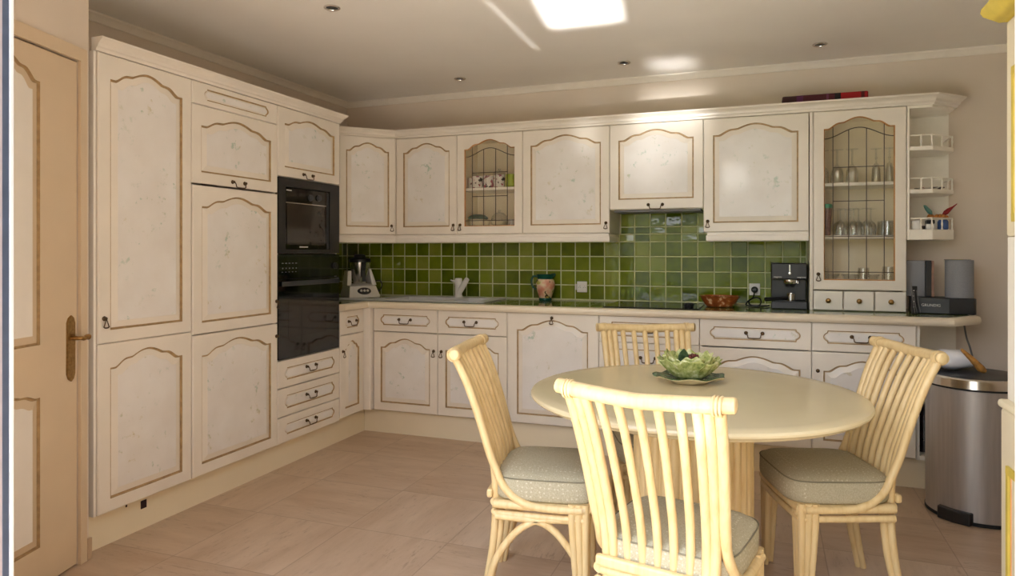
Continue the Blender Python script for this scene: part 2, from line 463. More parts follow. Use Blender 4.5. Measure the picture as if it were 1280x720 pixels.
_hm = {}
def handle_mesh(kind):
    if kind in _hm: return _hm[kind]
    mb = MB(); ry = Matrix.Rotation(PI/2, 4, 'X')   # lathe axis z -> -y
    ros = [(0, 0), (.0095, 0), (.0105, .002), (.0085, .004), (.005, .006), (.006, .010), (.0072, .013), (.005, .016), (0, .017)]
    if kind == 'bail':
        for s in (-1, 1): mb.lathe(ros, 14, mat=Matrix.Translation((s*.044, 0, 0)) @ ry)
        p = [(-.044, -.013, 0), (-.040, -.016, -.004), (-.035, -.017, -.012), (-.034, -.018, -.021), (-.028, -.018, -.0265), (-.012, -.018, -.0275), (0, -.018, -.028),
             (.012, -.018, -.0275), (.028, -.018, -.0265), (.034, -.018, -.021), (.035, -.017, -.012), (.040, -.016, -.004), (.044, -.013, 0)]
        mb.tube(p, [.0035, .003, .0024, .0026, .003, .0034, .0038, .0034, .003, .0026, .0024, .003, .0035], 8, smooth=3)
    elif kind == 'drop':
        mb.lathe(ros, 14, mat=ry)
        mb.tube([(-.001, -.014, -.004), (-.004, -.015, -.012), (-.0095, -.015, -.028), (-.0115, -.015, -.0345), (-.006, -.015, -.038), (0, -.015, -.0385), (.006, -.015, -.038), (.0115, -.015, -.0345), (.0095, -.015, -.028), (.004, -.015, -.012), (.001, -.014, -.004)], [.002, .002, .0022, .0028, .003, .0032, .003, .0028, .0022, .002, .002], 8, smooth=3)
    elif kind == 'stud': mb.lathe(ros, 14, mat=ry)
    elif kind == 'knob': mb.lathe([(0, 0), (.007, 0), (.006, .006), (.0085, .010), (.0135, .015), (.0145, .019), (.011, .024), (.005, .0265), (0, .027)], 18, mat=ry)
    o = mb.build('handle', 'brass' if kind == 'knob' else 'bronze', smooth=50); _hm[kind] = o.data
    bpy.data.objects.remove(o); return _hm[kind]
def handle(kind, x, z, parent, t=.022, name='handle'):
    o = bpy.data.objects.new('knob' if kind in ('knob', 'stud') else name, handle_mesh(kind)); COL.objects.link(o); o.parent = parent
    o.location = (x, -t-.0002, z); return o

G = .0015
def door(root, x0, x1, z0, z1, hk=None, name='door', rise=.062, mx=.056, mt=.04, mb_=.054, frame='cream', field='panel'):
    x0 += G; x1 -= G; z0 += G; z1 -= G; w = x1-x0; xc = (x0+x1)/2
    m = MB(); pw = w-2*mx
    slab(m, x0, x1, z0, z1, [arch_outline(pw, z0+mb_, z1-mt, rise, 0, xc)])
    d = m.build(name, frame, root)
    raised_panel(pw, z0+mb_, z1-mt, rise, xc, d, field, frame)
    for h in ([] if hk is None else hk if isinstance(hk, list) else [hk]): handle(h[0], h[1], h[2], d)
    return d
def drawer(root, x0, x1, z0, z1, hk=None, mx=.055, mz=.042, name='drawer'):
    x0 += G; x1 -= G; z0 += G; z1 -= G
    m = MB(); xc = (x0+x1)/2; pw = x1-x0-2*mx
    slab(m, x0, x1, z0, z1, [cartouche(pw, z0+mz, z1-mz, 0, xc)])
    d = m.build(name, 'cream', root); drawer_panel(pw, z0+mz, z1-mz, xc, d)
    if hk: handle(hk[0], hk[1], hk[2], d)
    return d
def carcass(root, w, h, d, shelves=(), top=True, back=True, mat='cream', x0=.001):
    t = .016; m = MB()
    m.box(x0, x0+t, .001, d, 0, h).box(w-x0-t, w-x0, .001, d, 0, h).box(x0+t, w-x0-t, .001, d, 0, t)
    if top: m.box(x0+t, w-x0-t, .001, d, h-t, h)
    if back: m.box(x0+t, w-x0-t, d-.008, d, t, h-t)
    o = m.build('carcass', mat, root)
    for z in shelves:
        MB().box(x0+t+.001, w-x0-t-.001, .02, d-.01, z-.018, z).build('shelf', 'whiteshelf', root)
    return o
def cab(name, label, x0, y, z0, w, h, d, rot=0, group=None, cat='cabinet', **kw):
    r = thing(name, label, cat, (x0, y, z0) if rot == 0 else (x0, y, z0), rot, group)
    carcass(r, w, h, d, **kw); return r

# passage door in the splayed wall
angW = math.atan2(-dW.y, -dW.x)       # local x runs towards the tall cupboards, front (-y) faces the room
dr = bpy.data.objects.new('door_1', None); COL.objects.link(dr); struct(dr)
q = wpt(DT1, -.03); dr.location = (q[0], q[1], .006); dr.rotation_euler.z = angW
W_ = DT1-DT0
m = MB(); pw = .33; xc = W_/2
holes = [arch_outline(pw, .15, .735, .03, 0, xc), arch_outline(pw, .90, 1.95, .075, 0, xc)]
slab(m, .004, W_-.004, .0, DZ-.012, holes, .03); leaf = m.build('door_leaf', 'doorpaint', dr)
raised_panel(pw, .15, .735, .03, xc, leaf, 'creamlight', 'doorpaint', t=.03); raised_panel(pw, .90, 1.95, .075, xc, leaf, 'creamlight', 'doorpaint', t=.03)
m = MB(); hx = W_-.045
m.add([(hx-.019, -.0305, .75), (hx+.019, -.0305, .75), (hx+.019, -.0305, .97), (hx-.019, -.0305, .97)], [])
pl = [(-.012, .745), (0, .735), (.012, .745), (.019, .765), (.019, .965), (.012, .985), (0, .995), (-.012, .985), (-.019, .965), (-.019, .765)]
m.v = []; m.add([(hx+x*1.25, -.0302, z) for x, z in pl]+[(hx+x*1.1, -.036, z) for x, z in pl], [tuple(range(10, 20))]+[(i, (i+1) % 10, 10+(i+1) % 10, 10+i) for i in range(10)])
m.tube([(hx, -.036, .905), (hx, -.062, .905), (hx+.006, -.072, .905), (hx+.018, -.074, .902), (hx+.035, -.073, .907), (hx+.046, -.073, .905)], [.009, .008, .008, .0085, .010, .012], 10, smooth=3)
m.box(hx-.003, hx+.003, -.037, -.035, .80, .825)
m.build('door_handle', 'brass', dr, smooth=40)
m = MB()   # casing
for a, b, z1 in ((DT0-.034, DT0+.002, DZ+.05), (DT1-.002, DT1+.05, DZ+.05)): m.prism(wquad(a, b, .0005, .014), 0, z1)
m.prism(wquad(DT0+.002, DT1-.002, .0005, .014), DZ-.002, DZ+.05)
struct(m.build('trim_1', 'doorpaint', bev=.003))
struct(MB().prism(wquad(.0, DT0-.036, .0005, .016), 0, .085).build('baseboard_left', 'stone', bev=.002))
# ceiling cornice along left, back and right walls
cp = [(0, ZC-.040), (.008, ZC-.038), (.012, ZC-.030), (.028, ZC-.014), (.040, ZC-.009), (.043, ZC-.0005), (0, ZC-.0005)]
struct(MB().sweep([(XL+.0005, 2.04), (XL+.0005, YB-.0005), (XR-.0005, YB-.0005), (XR-.0005, 1.2)], cp).build('trim_2', 'cornice', smooth=30))

# ------------------------------------------------------------------ sliding-door frame (the photo looks in through it)
win = bpy.data.objects.new('window_1', None); COL.objects.link(win); struct(win); win.location = (0, 0, 0)
FY0, FY1 = 1.02, 1.098
MB().box(OX0+.001, -1.6445, FY0, 1.0725, .001, OZ-.001).build('window_seal', 'alugrey', win, bev=.001)
MB().box(OX0+.001, -1.6460, 1.0728, 1.0885, .001, OZ-.001).build('window_frame', 'alublue', win, bev=.002)
MB().box(OX0+.001, -1.6430, 1.0888, FY1, .001, OZ-.001).build('window_frame', 'alu', win, bev=.002)
MB().box(.316, OX1-.001, FY0, FY1+.012, .001, OZ-.001).build('window_frame', 'alu', win, bev=.003)
MB().box(-1.6425, .316, FY0, FY1, OZ-.06, OZ-.001).build('window_frame', 'alu', win, bev=.003)
m = MB().box(.3125, .3158, FY1-.022, FY1-.014, 1.045, 1.065)
m.build('latch', 'alugrey', win, bev=.001)

# ------------------------------------------------------------------ plinths (toe-kicks)
struct(MB().prism([(XL+.002, 2.05), (-2.64, 2.05), (-2.64, 4.155), (.86, 4.155), (1.0, 4.33), (1.0, YB-.002), (XL+.002, YB-.002)], 0, .153).build('trim_3', 'plinth'))

MB().box(-2.6398, -2.6375, 2.318, 2.348, .092, .128).box(-2.6398, -2.6375, 2.240, 2.247, .128, .138).build('dark_tab', 'darkmaroon', bpy.data.objects['trim_3'])  # two small dark maroon pieces on the plinth front
# ------------------------------------------------------------------ left run of tall cabinets (fronts face +x)
XF = -2.612      # carcass front plane; door face at -2.59
R90 = PI/2
y1, y2, y3, y4 = 2.055, 2.563, 3.184, 3.785
ZT = 2.082
r = cab('tall_cupboard', 'full-height cream larder cupboard nearest the passage door, one tall door above a shorter one', XF, y1, .155, y2-y1, ZT-.155, .525, R90)
W1 = y2-y1
door(r, 0.012, W1, .866-.155, ZT-.155, ('drop', .04, .972-.155)); door(r, 0.012, W1, 0, .866-.155)
m = MB().box(0, .011, -.012, .001, 0, ZT-.155); m.build('side_strip', 'creamlight', r)
r = cab('refrigerator_cupboard', 'cream built-in refrigerator cupboard between larder cupboard and black oven column', XF, y2+.001, .155, y3-y2-.002, ZT-.155, .525, R90)
W2 = y3-y2-.002
drawer(r, 0, W2, 1.970-.155, ZT-.155, None, .075, .026, name='drawer_front')
door(r, 0, W2, 1.585-.155, 1.970-.155, ('bail', W2/2, 1.612-.155), rise=.058)
door(r, .004, W2, .848-.155, 1.578-.155, ('drop', W2-.014, .972-.155), name='refrigerator_door'); door(r, .004, W2, 0, .846-.155, ('stud', W2-.014, .775-.155), name='freezer_door')
r = thing('oven_column_cabinet', 'cream oven housing cabinet with three drawers below the black oven', 'cabinet', (XF, y3+.001, .155), R90)
W3 = y4-y3-.002
m = MB().box(.001, .017, .001, .525, 0, ZT-.155).box(W3-.017, W3-.001, .001, .525, 0, ZT-.155)
for z in (0, .632-.155-.016-.004, 1.682-.155, ZT-.155-.016): m.box(.017, W3-.017, .001, .525, z, z+.016)
m.box(.017, W3-.017, .517, .525, .016, ZT-.18).build('carcass', 'cream', r)
door(r, 0, W3, 1.682-.155, ZT-.155, ('bail', W3/2-.03, 1.712-.155), rise=.05)
drawer(r, 0, W3, .470-.155, .628-.155, ('bail', W3/2, .562-.155)); drawer(r, 0, W3, .305-.155, .468-.155, ('bail', W3/2, .395-.155)); drawer(r, 0, W3, 0, .303-.155, ('bail', W3/2, .238-.155))
# microwave in the housing
r = thing('microwave', 'black built-in microwave above the oven with a dark glass door', 'microwave', (XF, y3+.002, 1.242), R90)
WM = W3-.004; HM = .436
m = MB().box(.022, WM-.022, .002, .40, .003, HM-.003); m.build('body', 'black', r)
m = MB(); face = [(.002, .0), (WM-.002, .0), (WM-.002, HM), (.002, HM)]; hole = [(.065, .022), (WM-.105, .022), (WM-.105, HM-.048), (.065, HM-.048)]
fo = [(x, z) for x, z in face]
vs_f = MB(); face_with_holes(vs_f, face, [hole], -.022); face_with_holes(vs_f, face, [hole], 0)
for lp in (face, hole):
    for i in range(4):
        a, b = lp[i], lp[(i+1) % 4]; vs_f.add([(a[0], 0, a[1]), (b[0], 0, b[1]), (b[0], -.022, b[1]), (a[0], -.022, a[1])], [(0, 1, 2, 3)])
vs_f.build('trim_surround', 'black', r)
dd = MB().box((.068), WM-.128, -.014, .0015, .024, HM-.052).build('microwave_door', 'blackglass', r, bev=.003)
MB().box(.085, WM-.150, -.0155, -.0142, .05, HM-.145).build('door_window', plain('smoked_glass', S(48, 44, 40), .08, var=.1), dd)
MB().box(.075, WM-.135, -.0158, -.0142, HM-.143, HM-.138).build('steel_strip', 'chrome', dd)
m = MB()
for k in range(9): m.box(.20+k*.009, .206+k*.009, -.0158, -.0142, .035, .041)
for k in range(4): m.box(.082+k*.012, .09+k*.012, -.0158, -.0142, HM-.072, HM-.066)
m.build('button_marking', 'white', dd)
for (cx, cz) in ((.30, HM-.1), (.385, HM-.095)):
    m = MB().lathe([(0, 0), (.020, 0), (.018, .012), (0, .013)], 18, mat=Matrix.Translation((cx, -.0145, cz)) @ Matrix.Rotation(PI/2, 4, 'X'))
    m.build('control_knob', 'darkgrey', dd, smooth=40)
MB().box(WM-.122, WM-.109, -.017, .0, .026, HM-.056).build('door_edge', 'darkgrey', r, bev=.003)
# oven
r = thing('oven', 'black glass built-in oven in the tall column under the microwave', 'oven', (XF, y3+.002, .633), R90)
HO = .605
MB().box(.022, WM-.022, .002, .45, .002, HO-.004).build('body', 'black', r)
cpn = MB().box(.002, WM-.002, -.022, 0, HO-.142, HO-.003).build('control_panel', 'blackglass', r, bev=.002)
m = MB()
for k in range(5):
    m.box(.03+k*.03, .045+k*.03, -.0232, -.0221, HO-.055, HO-.051); m.box(.035+k*.03, .041+k*.03, -.0232, -.0221, HO-.085, HO-.079); m.box(.03+k*.03, .04+k*.03, -.0232, -.0221, HO-.105, HO-.102)
m.build('panel_marking', 'greygrille', cpn)
m = MB().lathe([(0, 0), (.02, 0), (.019, .014), (.016, .018), (0, .018)], 20, mat=Matrix.Translation((WM-.055, -.0222, HO-.075)) @ Matrix.Rotation(PI/2, 4, 'X')); m.build('control_knob', 'black', cpn, smooth=40)
od = MB().box(.002, WM-.002, -.022, 0, .002, HO-.145).build('oven_door', 'blackglass', r, bev=.002)
MB().box(.09, WM-.14, -.0228, -.0221, .12, HO-.27).build('door_window', plain('dark_oven_window', S(34, 30, 28), .08, var=.15), od)
m = MB().box(.02, WM-.02, -.040, -.030, HO-.185, HO-.158); m.box(.04, .055, -.032, -.0215, HO-.18, HO-.163); m.box(WM-.055, WM-.04, -.032, -.0215, HO-.18, HO-.163); m.build('oven_handle', 'darkgrey', od, bev=.003)

# crown over tall run
def crown_prof(z, h=.054, o=.042):
    return [(-.02, z), (.004, z), (.008, z+.2*h), (.016, z+.30*h), (.020, z+.52*h), (.034, z+.78*h), (o-.004, z+.84*h), (o, z+h), (-.02, z+h)]
m = MB().sweep([(-2.592, 2.056), (-2.592, y4+.002), (-3.14, y4+.002)], crown_prof(ZT+.001))
tag(m.build('crown_moulding', 'cream', smooth=25), 'cream crown moulding running along the top of the tall cupboards', 'moulding')

# ------------------------------------------------------------------ base run
ZB0, ZB1 = .165, .866; HB = ZB1-ZB0
yb = 4.127
r = cab('base_cabinet', 'slim cream base cabinet with one drawer, tucked between oven column and corner post', XF, y4+.003, ZB0, .285, HB, .52, R90, top=False)
drawer(r, .002, .281, .705-ZB0, HB, ('bail', .14, .79-ZB0), .055); door(r, .002, .281, 0, .703-ZB0, ('drop', .03, .60-ZB0), rise=.05)
m = MB().box(-2.606, -2.542, 4.075, 4.124, ZB0, ZB1)
tag(m.build('corner_post', 'creamlight', bev=.006), 'pale cream upright corner post where the two base runs meet', 'post')
bx = [-2.538, -2.046, -1.553, -.955, -.361, .236, .740]
def base(i, label, group=None):
    return cab('base_cabinet', label, bx[i]+.0005, yb, ZB0, bx[i+1]-bx[i]-.001, HB, .55, 0, group, top=False)
zd = .707-ZB0
r = base(0, 'cream base cabinet under the sink drainer, first one right of the corner post'); w = bx[1]-bx[0]
drawer(r, 0, w, zd, HB, ('bail', w/2, .792-ZB0)); door(r, 0, w, 0, zd-.002, ('drop', w-.028, .59-ZB0))
r = base(1, 'cream base cabinet below the white tap, behind the left-hand chair'); w = bx[2]-bx[1]
drawer(r, 0, w, zd, HB, ('bail', w/2-.01, .792-ZB0)); door(r, 0, w, 0, zd-.002, ('drop', .028, .59-ZB0))
r = thing('dishwasher', 'cream panelled dishwasher with one drop pull at top centre, below the painted jug', 'dishwasher', (bx[2]+.0005, yb, ZB0)); w = bx[3]-bx[2]
MB().box(.004, w-.005, .001, .55, 0, HB-.002).build('body', 'darkgrey', r)
door(r, 0, w, 0, HB, ('drop', w/2, .838-ZB0), mx=.066, rise=.066)
r = base(3, 'cream drawer cabinet with a stack of drawers below the black hob'); w = bx[4]-bx[3]
zs = [0, .165, .33, .486, .70-.165+.0]
zs = [0, .175, .345, .5405, HB]
for a, b in zip(zs[:-1], zs[1:]): drawer(r, 0, w, a, b, ('bail', w/2, (a+b)/2+.012), .055, .036)
r = base(4, 'cream base cabinet under the terracotta bowl and coffee machine, right of the drawer stack'); w = bx[5]-bx[4]
drawer(r, 0, w, zd, HB, ('bail', w/2, .792-ZB0)); door(r, 0, w, 0, zd-.004, ('drop', .028, .59-ZB0))
r = base(5, 'cream base cabinet under the tall glazed cabinet, behind the right-hand chair'); w = bx[6]-bx[5]
drawer(r, 0, w, zd, HB, ('bail', w/2-.01, .792-ZB0)); door(r, 0, w, 0, zd-.002, ('stud', .03, .60-ZB0))
# open shelf unit closing the base run on the right
r = thing('open_shelf_unit', 'white open corner shelf unit closing the base run beside the steel bin', 'shelf unit', (.742, 4.13, .155))
MB().box(0, .016, .0, .548, 0, .711).box(.016, .30, .532, .548, 0, .711).build('panel', 'whiteshelf', r)
for z in (0, .335):
    MB().prism([(.017, .002), (.13, .002), (.30, .20), (.30, .531), (.017, .531)], z, z+.022).build('shelf', 'whiteshelf', r)
r = None
for k, (bx_, by_, hh, rad) in enumerate(((.80, 4.24, .25, .034), (.875, 4.27, .22, .03), (.80, 4.36, .27, .036))):
    b = MB().lathe([(0, 0), (rad, 0), (rad, hh*.6), (rad*.8, hh*.7), (rad*.35, hh*.78), (rad*.35, hh), (0, hh)], 18).build('bottle', 'darkbottle', loc=(bx_, by_, .1785), smooth=40)
    tag(b, 'dark bottle on the bottom of the open shelf unit beside the bin', 'bottle', 'dark bottles in the open base shelf')

# ------------------------------------------------------------------ worktop
ZW = .910
out = [(XL+.003, 3.790), (-2.562, 3.790), (-2.562, 4.075), (.90, 4.075), (1.06, 4.262), (1.06, YB-.012), (XL+.003, YB-.012)]
bowlA = [(-2.50, 4.215), (-2.08, 4.215), (-2.08, 4.54), (-2.50, 4.54)]; bowlB = [(-2.015, 4.215), (-1.825, 4.215), (-1.825, 4.54), (-2.015, 4.54)]
holes = [[(bowlA[0][0]-.004, 4.211), (-2.076, 4.211), (-2.076, 4.544), (bowlA[0][0]-.004, 4.544)], [(-2.019, 4.211), (-1.821, 4.211), (-1.821, 4.544), (-2.019, 4.544)]]
wt = thing('worktop', 'L-shaped green tiled kitchen worktop with a thick cream front edge', 'worktop', (0, 0, 0))
MB().prism(out, .868, ZW-.004, 0, holes).build('edge_board', 'fascia', wt)
inn = [(XL+.004, 3.791), (-2.60, 3.791), (-2.60, 4.113), (.884, 4.113), (1.02, 4.272), (1.02, YB-.012), (XL+.004, YB-.012)]
MB().prism(inn, ZW-.0038, ZW, 0, holes).build('tiled_top', 'worktile', wt)
# rounded nosing
m = MB().sweep([(-2.562, 3.791), (-2.562, 4.075), (.90, 4.075), (1.06, 4.262), (1.06, YB-.013)], [(-.038, .868), (.001, .869), (.006, .876), (.007, .889), (.005, .902), (-.001, .9085), (-.01, .9105), (-.038, .9105)])
m.build('front_edge', 'fascia', wt, smooth=40)
# sink
sk = thing('sink', 'pale grey kitchen sink with two bowls and a drainer set into the worktop', 'sink', (0, 0, 0))
rim = [(-3.02, 4.125), (-2.60, 4.125), (-2.57, 4.160), (-1.80, 4.165), (-1.755, 4.21), (-1.755, 4.64), (-2.58, 4.64), (-2.64, 4.25), (-3.02, 4.25)]
MB().prism(rim, ZW+.001, ZW+.009, 0, [bowlA, bowlB]).build('rim', 'sinksteel', sk, bev=.003)
for bw, dz in ((bowlA, .16), (bowlB, .12)):
    x0, x1 = bw[0][0], bw[1][0]; ya, ybk = bw[0][1], bw[2][1]; m = MB(); c = .0
    a = [(x0, ya), (x1, ya), (x1, ybk), (x0, ybk)]; b = [(x0+.02, ya+.02), (x1-.02, ya+.02), (x1-.02, ybk-.02), (x0+.02, ybk-.02)]
    vs = [(x, y, ZW+.004) for x, y in a]+[(x, y, ZW-dz) for x, y in b]
    m.add(vs, [(4, 5, 6, 7)]+[(i, (i+1) % 4, 4+(i+1) % 4, 4+i) for i in range(4)])
    m.build('bowl', 'sinksteel', sk)
m = MB()
for k in range(4): m.box(-2.98, -2.66, 4.148+k*.026, 4.157+k*.026, ZW+.009, ZW+.0115)
m.build('drainer_rib', 'sinksteel', sk)
tp = thing('tap', 'white mixer tap with a slanted spout standing behind the sink', 'tap', (-2.118, 4.595, ZW+.0095))
MB().lathe([(0, 0), (.031, 0), (.031, .006), (.027, .012), (.026, .085), (.0275, .087), (.0275, .128), (.024, .138), (0, .140)], 22).build('body', 'white', tp, smooth=35)
MB().tube([(.004, -.006, .03), (.036, -.020, .068), (.074, -.036, .118), (.088, -.042, .134)], [.022, .021, .019, .017], 14, smooth=3).build('spout', 'white', tp, smooth=50)
MB().tube([(-.01, 0, .112), (-.04, 0, .116), (-.064, -.003, .124)], [.012, .008, .004], 10, smooth=3).build('lever', 'white', tp, smooth=50)

# ------------------------------------------------------------------ splashback tiles
m = MB(); cols = []; PT = .1046; X0 = -2.829
def tile_strip(xa, xb, za, zb, axis='x'):
    k0 = math.floor((xa-X0)/PT); x = X0+k0*PT
    while x < xb-.003:
        a, b = max(x, xa)+.0034, min(x+PT, xb)-.0034
        z = .920-PT*0
        zz = .9165
        while zz < zb-.003:
            c, d = max(zz, za)+.0034, min(zz+.1008, zb)-.0034
            if b-a > .006 and d-c > .006:
                ty, tx = random.uniform(-.0009, .0009), random.uniform(-.0009, .0009); e = .003; v = random.random()
                P = [(a, c), (b, c), (b, d), (a, d)]; Pi = [(a+e, c+e), (b-e, c+e), (b-e, d-e), (a+e, d-e)]
                y = YB-.0105
                fr = [(Pi[0][0], y-tx-ty, Pi[0][1]), (Pi[1][0], y+tx-ty, Pi[1][1]), (Pi[2][0], y+tx+ty, Pi[2][1]), (Pi[3][0], y-tx+ty, Pi[3][1])]
                bk = [(p[0], YB-.0075, p[1]) for p in P]
                if axis == 'y':
                    fr = [(XL+(YB-q[1]), q[0], q[2]) for q in fr]; bk = [(XL+(YB-q[1]), q[0], q[2]) for q in bk]
                m.add(fr+bk, [(0, 1, 2, 3)]+[(i, (i+1) % 4, 4+(i+1) % 4, 4+i) for i in range(4)]); cols.extend([v]*8)
            zz += .1008
        x += PT
tile_strip(XL+.011, .238, .9165, 1.372); tile_strip(-.938, -.366, 1.372, 1.519)
X0s = X0; X0 = 3.79; tile_strip(3.79, YB-.012, .9165, 1.372, 'y'); X0 = X0s
me = bpy.data.meshes.new('backsplash'); me.from_pydata(m.v, [], m.f)
at = me.attributes.new('tilecol', 'FLOAT', 'POINT'); at.data.foreach_set('value', cols)
bm = bmesh.new(); bm.from_mesh(me); bmesh.ops.recalc_face_normals(bm, faces=bm.faces); bm.to_mesh(me); bm.free()
me.materials.append(M['tile']); bs = bpy.data.objects.new('backsplash', me); COL.objects.link(bs); struct(bs)
g = MB().box(XL+.0075, .739, YB-.0078, YB-.0005, .9115, 1.372).box(-.94, -.364, YB-.0078, YB-.0005, 1.372, 1.52).box(XL+.0005, XL+.0078, 3.79, YB-.008, .9115, 1.372).build('grout', 'grout', bs)

# ------------------------------------------------------------------ wall cabinets
yu = 4.382; ZU0, ZU1 = 1.372, 2.066; HU = ZU1-ZU0; DU = YB-.003-yu
# corner cabinet, door at 45 degrees
R45 = PI/4; c0 = (-2.812+.0156, 4.057+.0156)
r = thing('hanging_cabinet', 'cream corner wall cabinet with an angled door beside the oven column', 'cabinet', (c0[0]-.0156*0, c0[1], ZU0), R45)
lc = local(c0, R45, [(XL+.002, YB-.003), (XL+.002, 3.80), (-2.815, 3.80), (-2.815, 4.075), (-2.524, 4.366), (-2.524, YB-.003)])
lc = [(x, max(y, .001)) if abs(y) < .02 else (x, y) for x, y in lc]
MB().prism(lc[::-1], 0, HU).build('carcass', 'cream', r)
WC = .412
door(r, 0, WC-.012, 0, HU, ('drop', WC-.042, .065), mx=.046, rise=.058)
ux = [-2.505, -2.024, -1.538, -.944, -.361, .236, .738]
m = MB().box(-2.521, -2.506, 4.362, 4.40, ZU0, ZU1); tag(m.build('hanging_cabinet_filler', 'cream'), 'narrow cream filler strip right of the angled corner wall cabinet', 'trim')
def upper(i, label, z0=ZU0, **kw):
    return cab('hanging_cabinet', label, ux[i]+.0005, yu, z0, ux[i+1]-ux[i]-.001, ZU1-z0, DU, **kw)
r = upper(0, 'cream wall cabinet with a solid door, left of the small glazed cabinet'); w = ux[1]-ux[0]
door(r, 0, w, 0, HU, ('drop', w-.026, .066))
r = upper(2, 'wide cream wall cabinet right of the small glazed cabinet of mugs'); w = ux[3]-ux[2]
door(r, 0, w, 0, HU, ('drop', w-.024, .066))
r = upper(3, 'short cream wall cabinet over the hob with a bail handle', 1.520); w = ux[4]-ux[3]
door(r, 0, w, 0, ZU1-1.520, ('bail', w/2, .028), mb_=.062)
MB().box(.02, w-.02, .03, DU-.02, -.012, -.0005).build('extractor', 'greygrille', r)
r = upper(4, 'wide cream wall cabinet left of the tall glazed cabinet, above the coffee machine'); w = ux[5]-ux[4]
door(r, 0, w, 0, HU, ('drop', .026, .066))

def glazed_door(root, x0, x1, z0, z1, verts_, horiz, arch_z, hk, rise, mx, mt, mb_):
    x0 += G; x1 -= G; z0 += G; z1 -= G; w = x1-x0; xc = (x0+x1)/2; pw = w-2*mx
    m = MB(); t = .022
    ol = arch_outline(pw, z0+mb_, z1-mt, rise, 0, xc)
    c = .004; R0 = [(x0, z0), (x1, z0), (x1, z1), (x0, z1)]; R1 = [(x0+c, z0+c), (x1-c, z0+c), (x1-c, z1-c), (x0+c, z1-c)]
    vs = [(x, 0, z) for x, z in R0]+[(x, -t+c, z) for x, z in R0]+[(x, -t, z) for x, z in R1]; fs = []
    for k in range(2):
        for i in range(4): fs.append((k*4+i, k*4+(i+1) % 4, k*4+4+(i+1) % 4, k*4+4+i))
    m.add(vs, fs); face_with_holes(m, R1, [ol], -t); face_with_holes(m, R0, [ol], 0)
    ol2 = arch_outline(pw, z0+mb_, z1-mt, rise, .006, xc); rings(m, [ol, ol2], [0, .011], [1], -t); rings(m, [ol, ol], [.0005, t], [1], -t)
    d = m.build('door', ['cream', 'edgewood'], root)
    gp = arch_outline(pw, z0+mb_, z1-mt, rise, .0008, xc); n = len(gp); g = MB()
    tri = tessellate_polygon([[Vector((a, b, 0)) for a, b in gp]])
    g.add([(a, -.010, b) for a, b in gp]+[(a, -.006, b) for a, b in gp], [tuple(q) for q in tri]+[tuple(n+i for i in q) for q in tri]+[(i, (i+1) % n, n+(i+1) % n, n+i) for i in range(n)])
    g.build('glass_pane', 'pane', d)
    # lead cames
    L = MB(); xs = [xc-pw/2, xc+pw/2]; y_ = -.0115
    a0 = xs[0]
    def H(x):     # inner arched came
        u = abs((x-xc)/(pw/2)); return arch_z-rise*.95*(.5-.5*math.cos(PI*min(1, u)))
    pts = [(xs[0]+pw*i/24, y_, H(xs[0]+pw*i/24)) for i in range(25)]
    L.tube(pts, .0027, 6)
    for f, za, zb in verts_:
        x = xs[0]+pw*f; zt = H(x) if zb is None else zb
        L.tube([(x, y_, za), (x, y_, zt)], .0025, 6)
    for fa, fb, z in horiz: L.tube([(xs[0]+pw*fa, y_, z), (xs[0]+pw*fb, y_, z)], .0025, 6)
    L.build('lead_came', 'lead', d, smooth=60)
    if hk: handle(hk[0], hk[1], hk[2], d)
    return d
r = upper(1, 'small glazed cream wall cabinet with leaded glass, holding patterned mugs', shelves=(.325, .044), mat='interior'); w = ux[2]-ux[1]
zt = HU-.04-.062
glazed_door(r, 0, w, 0, HU, [(.15, .06, zt+.022), (.38, .06, None), (.62, .06, None), (.85, .06, zt+.022)], [(.15, .85, .425), (.15, .85, .262), (0, 1, .095)], HU-.10, ('drop', .026, .066), .062, .056, .04, .054)
# tall glazed cabinet standing on the worktop, three small drawers at its foot
ZG0 = ZW+.0015; HG = ZU1-ZG0
r = thing('glazed_cabinet', 'tall cream cabinet with leaded glass door and three small drawers on the worktop', 'cabinet', (ux[5]+.004, yu, ZG0)); w = ux[6]-ux[5]-.004
carcass(r, w, HG, DU-.014, shelves=(1.652-ZG0, 1.346-ZG0, 1.086-ZG0), mat='interior')
MB().box(.0, .0155, -.021, .001, 0, HG).build('side_strip', 'cream', r)
glazed_door(r, .017, w, 1.030-ZG0, HG, [(.135, .185, HG-.04-.030), (.36, .185, None), (.61, .185, None), (.855, .185, HG-.04-.030)], [(.135, .855, 1.738-ZG0), (.135, .855, 1.543-ZG0), (0, 1, 1.340-ZG0), (0, 1, 1.135-ZG0)], HG-.102, ('drop', .046, .21), .062, .056, .04, .056)
for k in range(3):
    a = .017+(w-.017)*k/3; b = .017+(w-.017)*(k+1)/3
    m = MB(); slab(m, a+.003, b-.003, .003, .113, []); d = m.build('drawer', 'creamlight', r); handle('knob', (a+b)/2, .058, d)
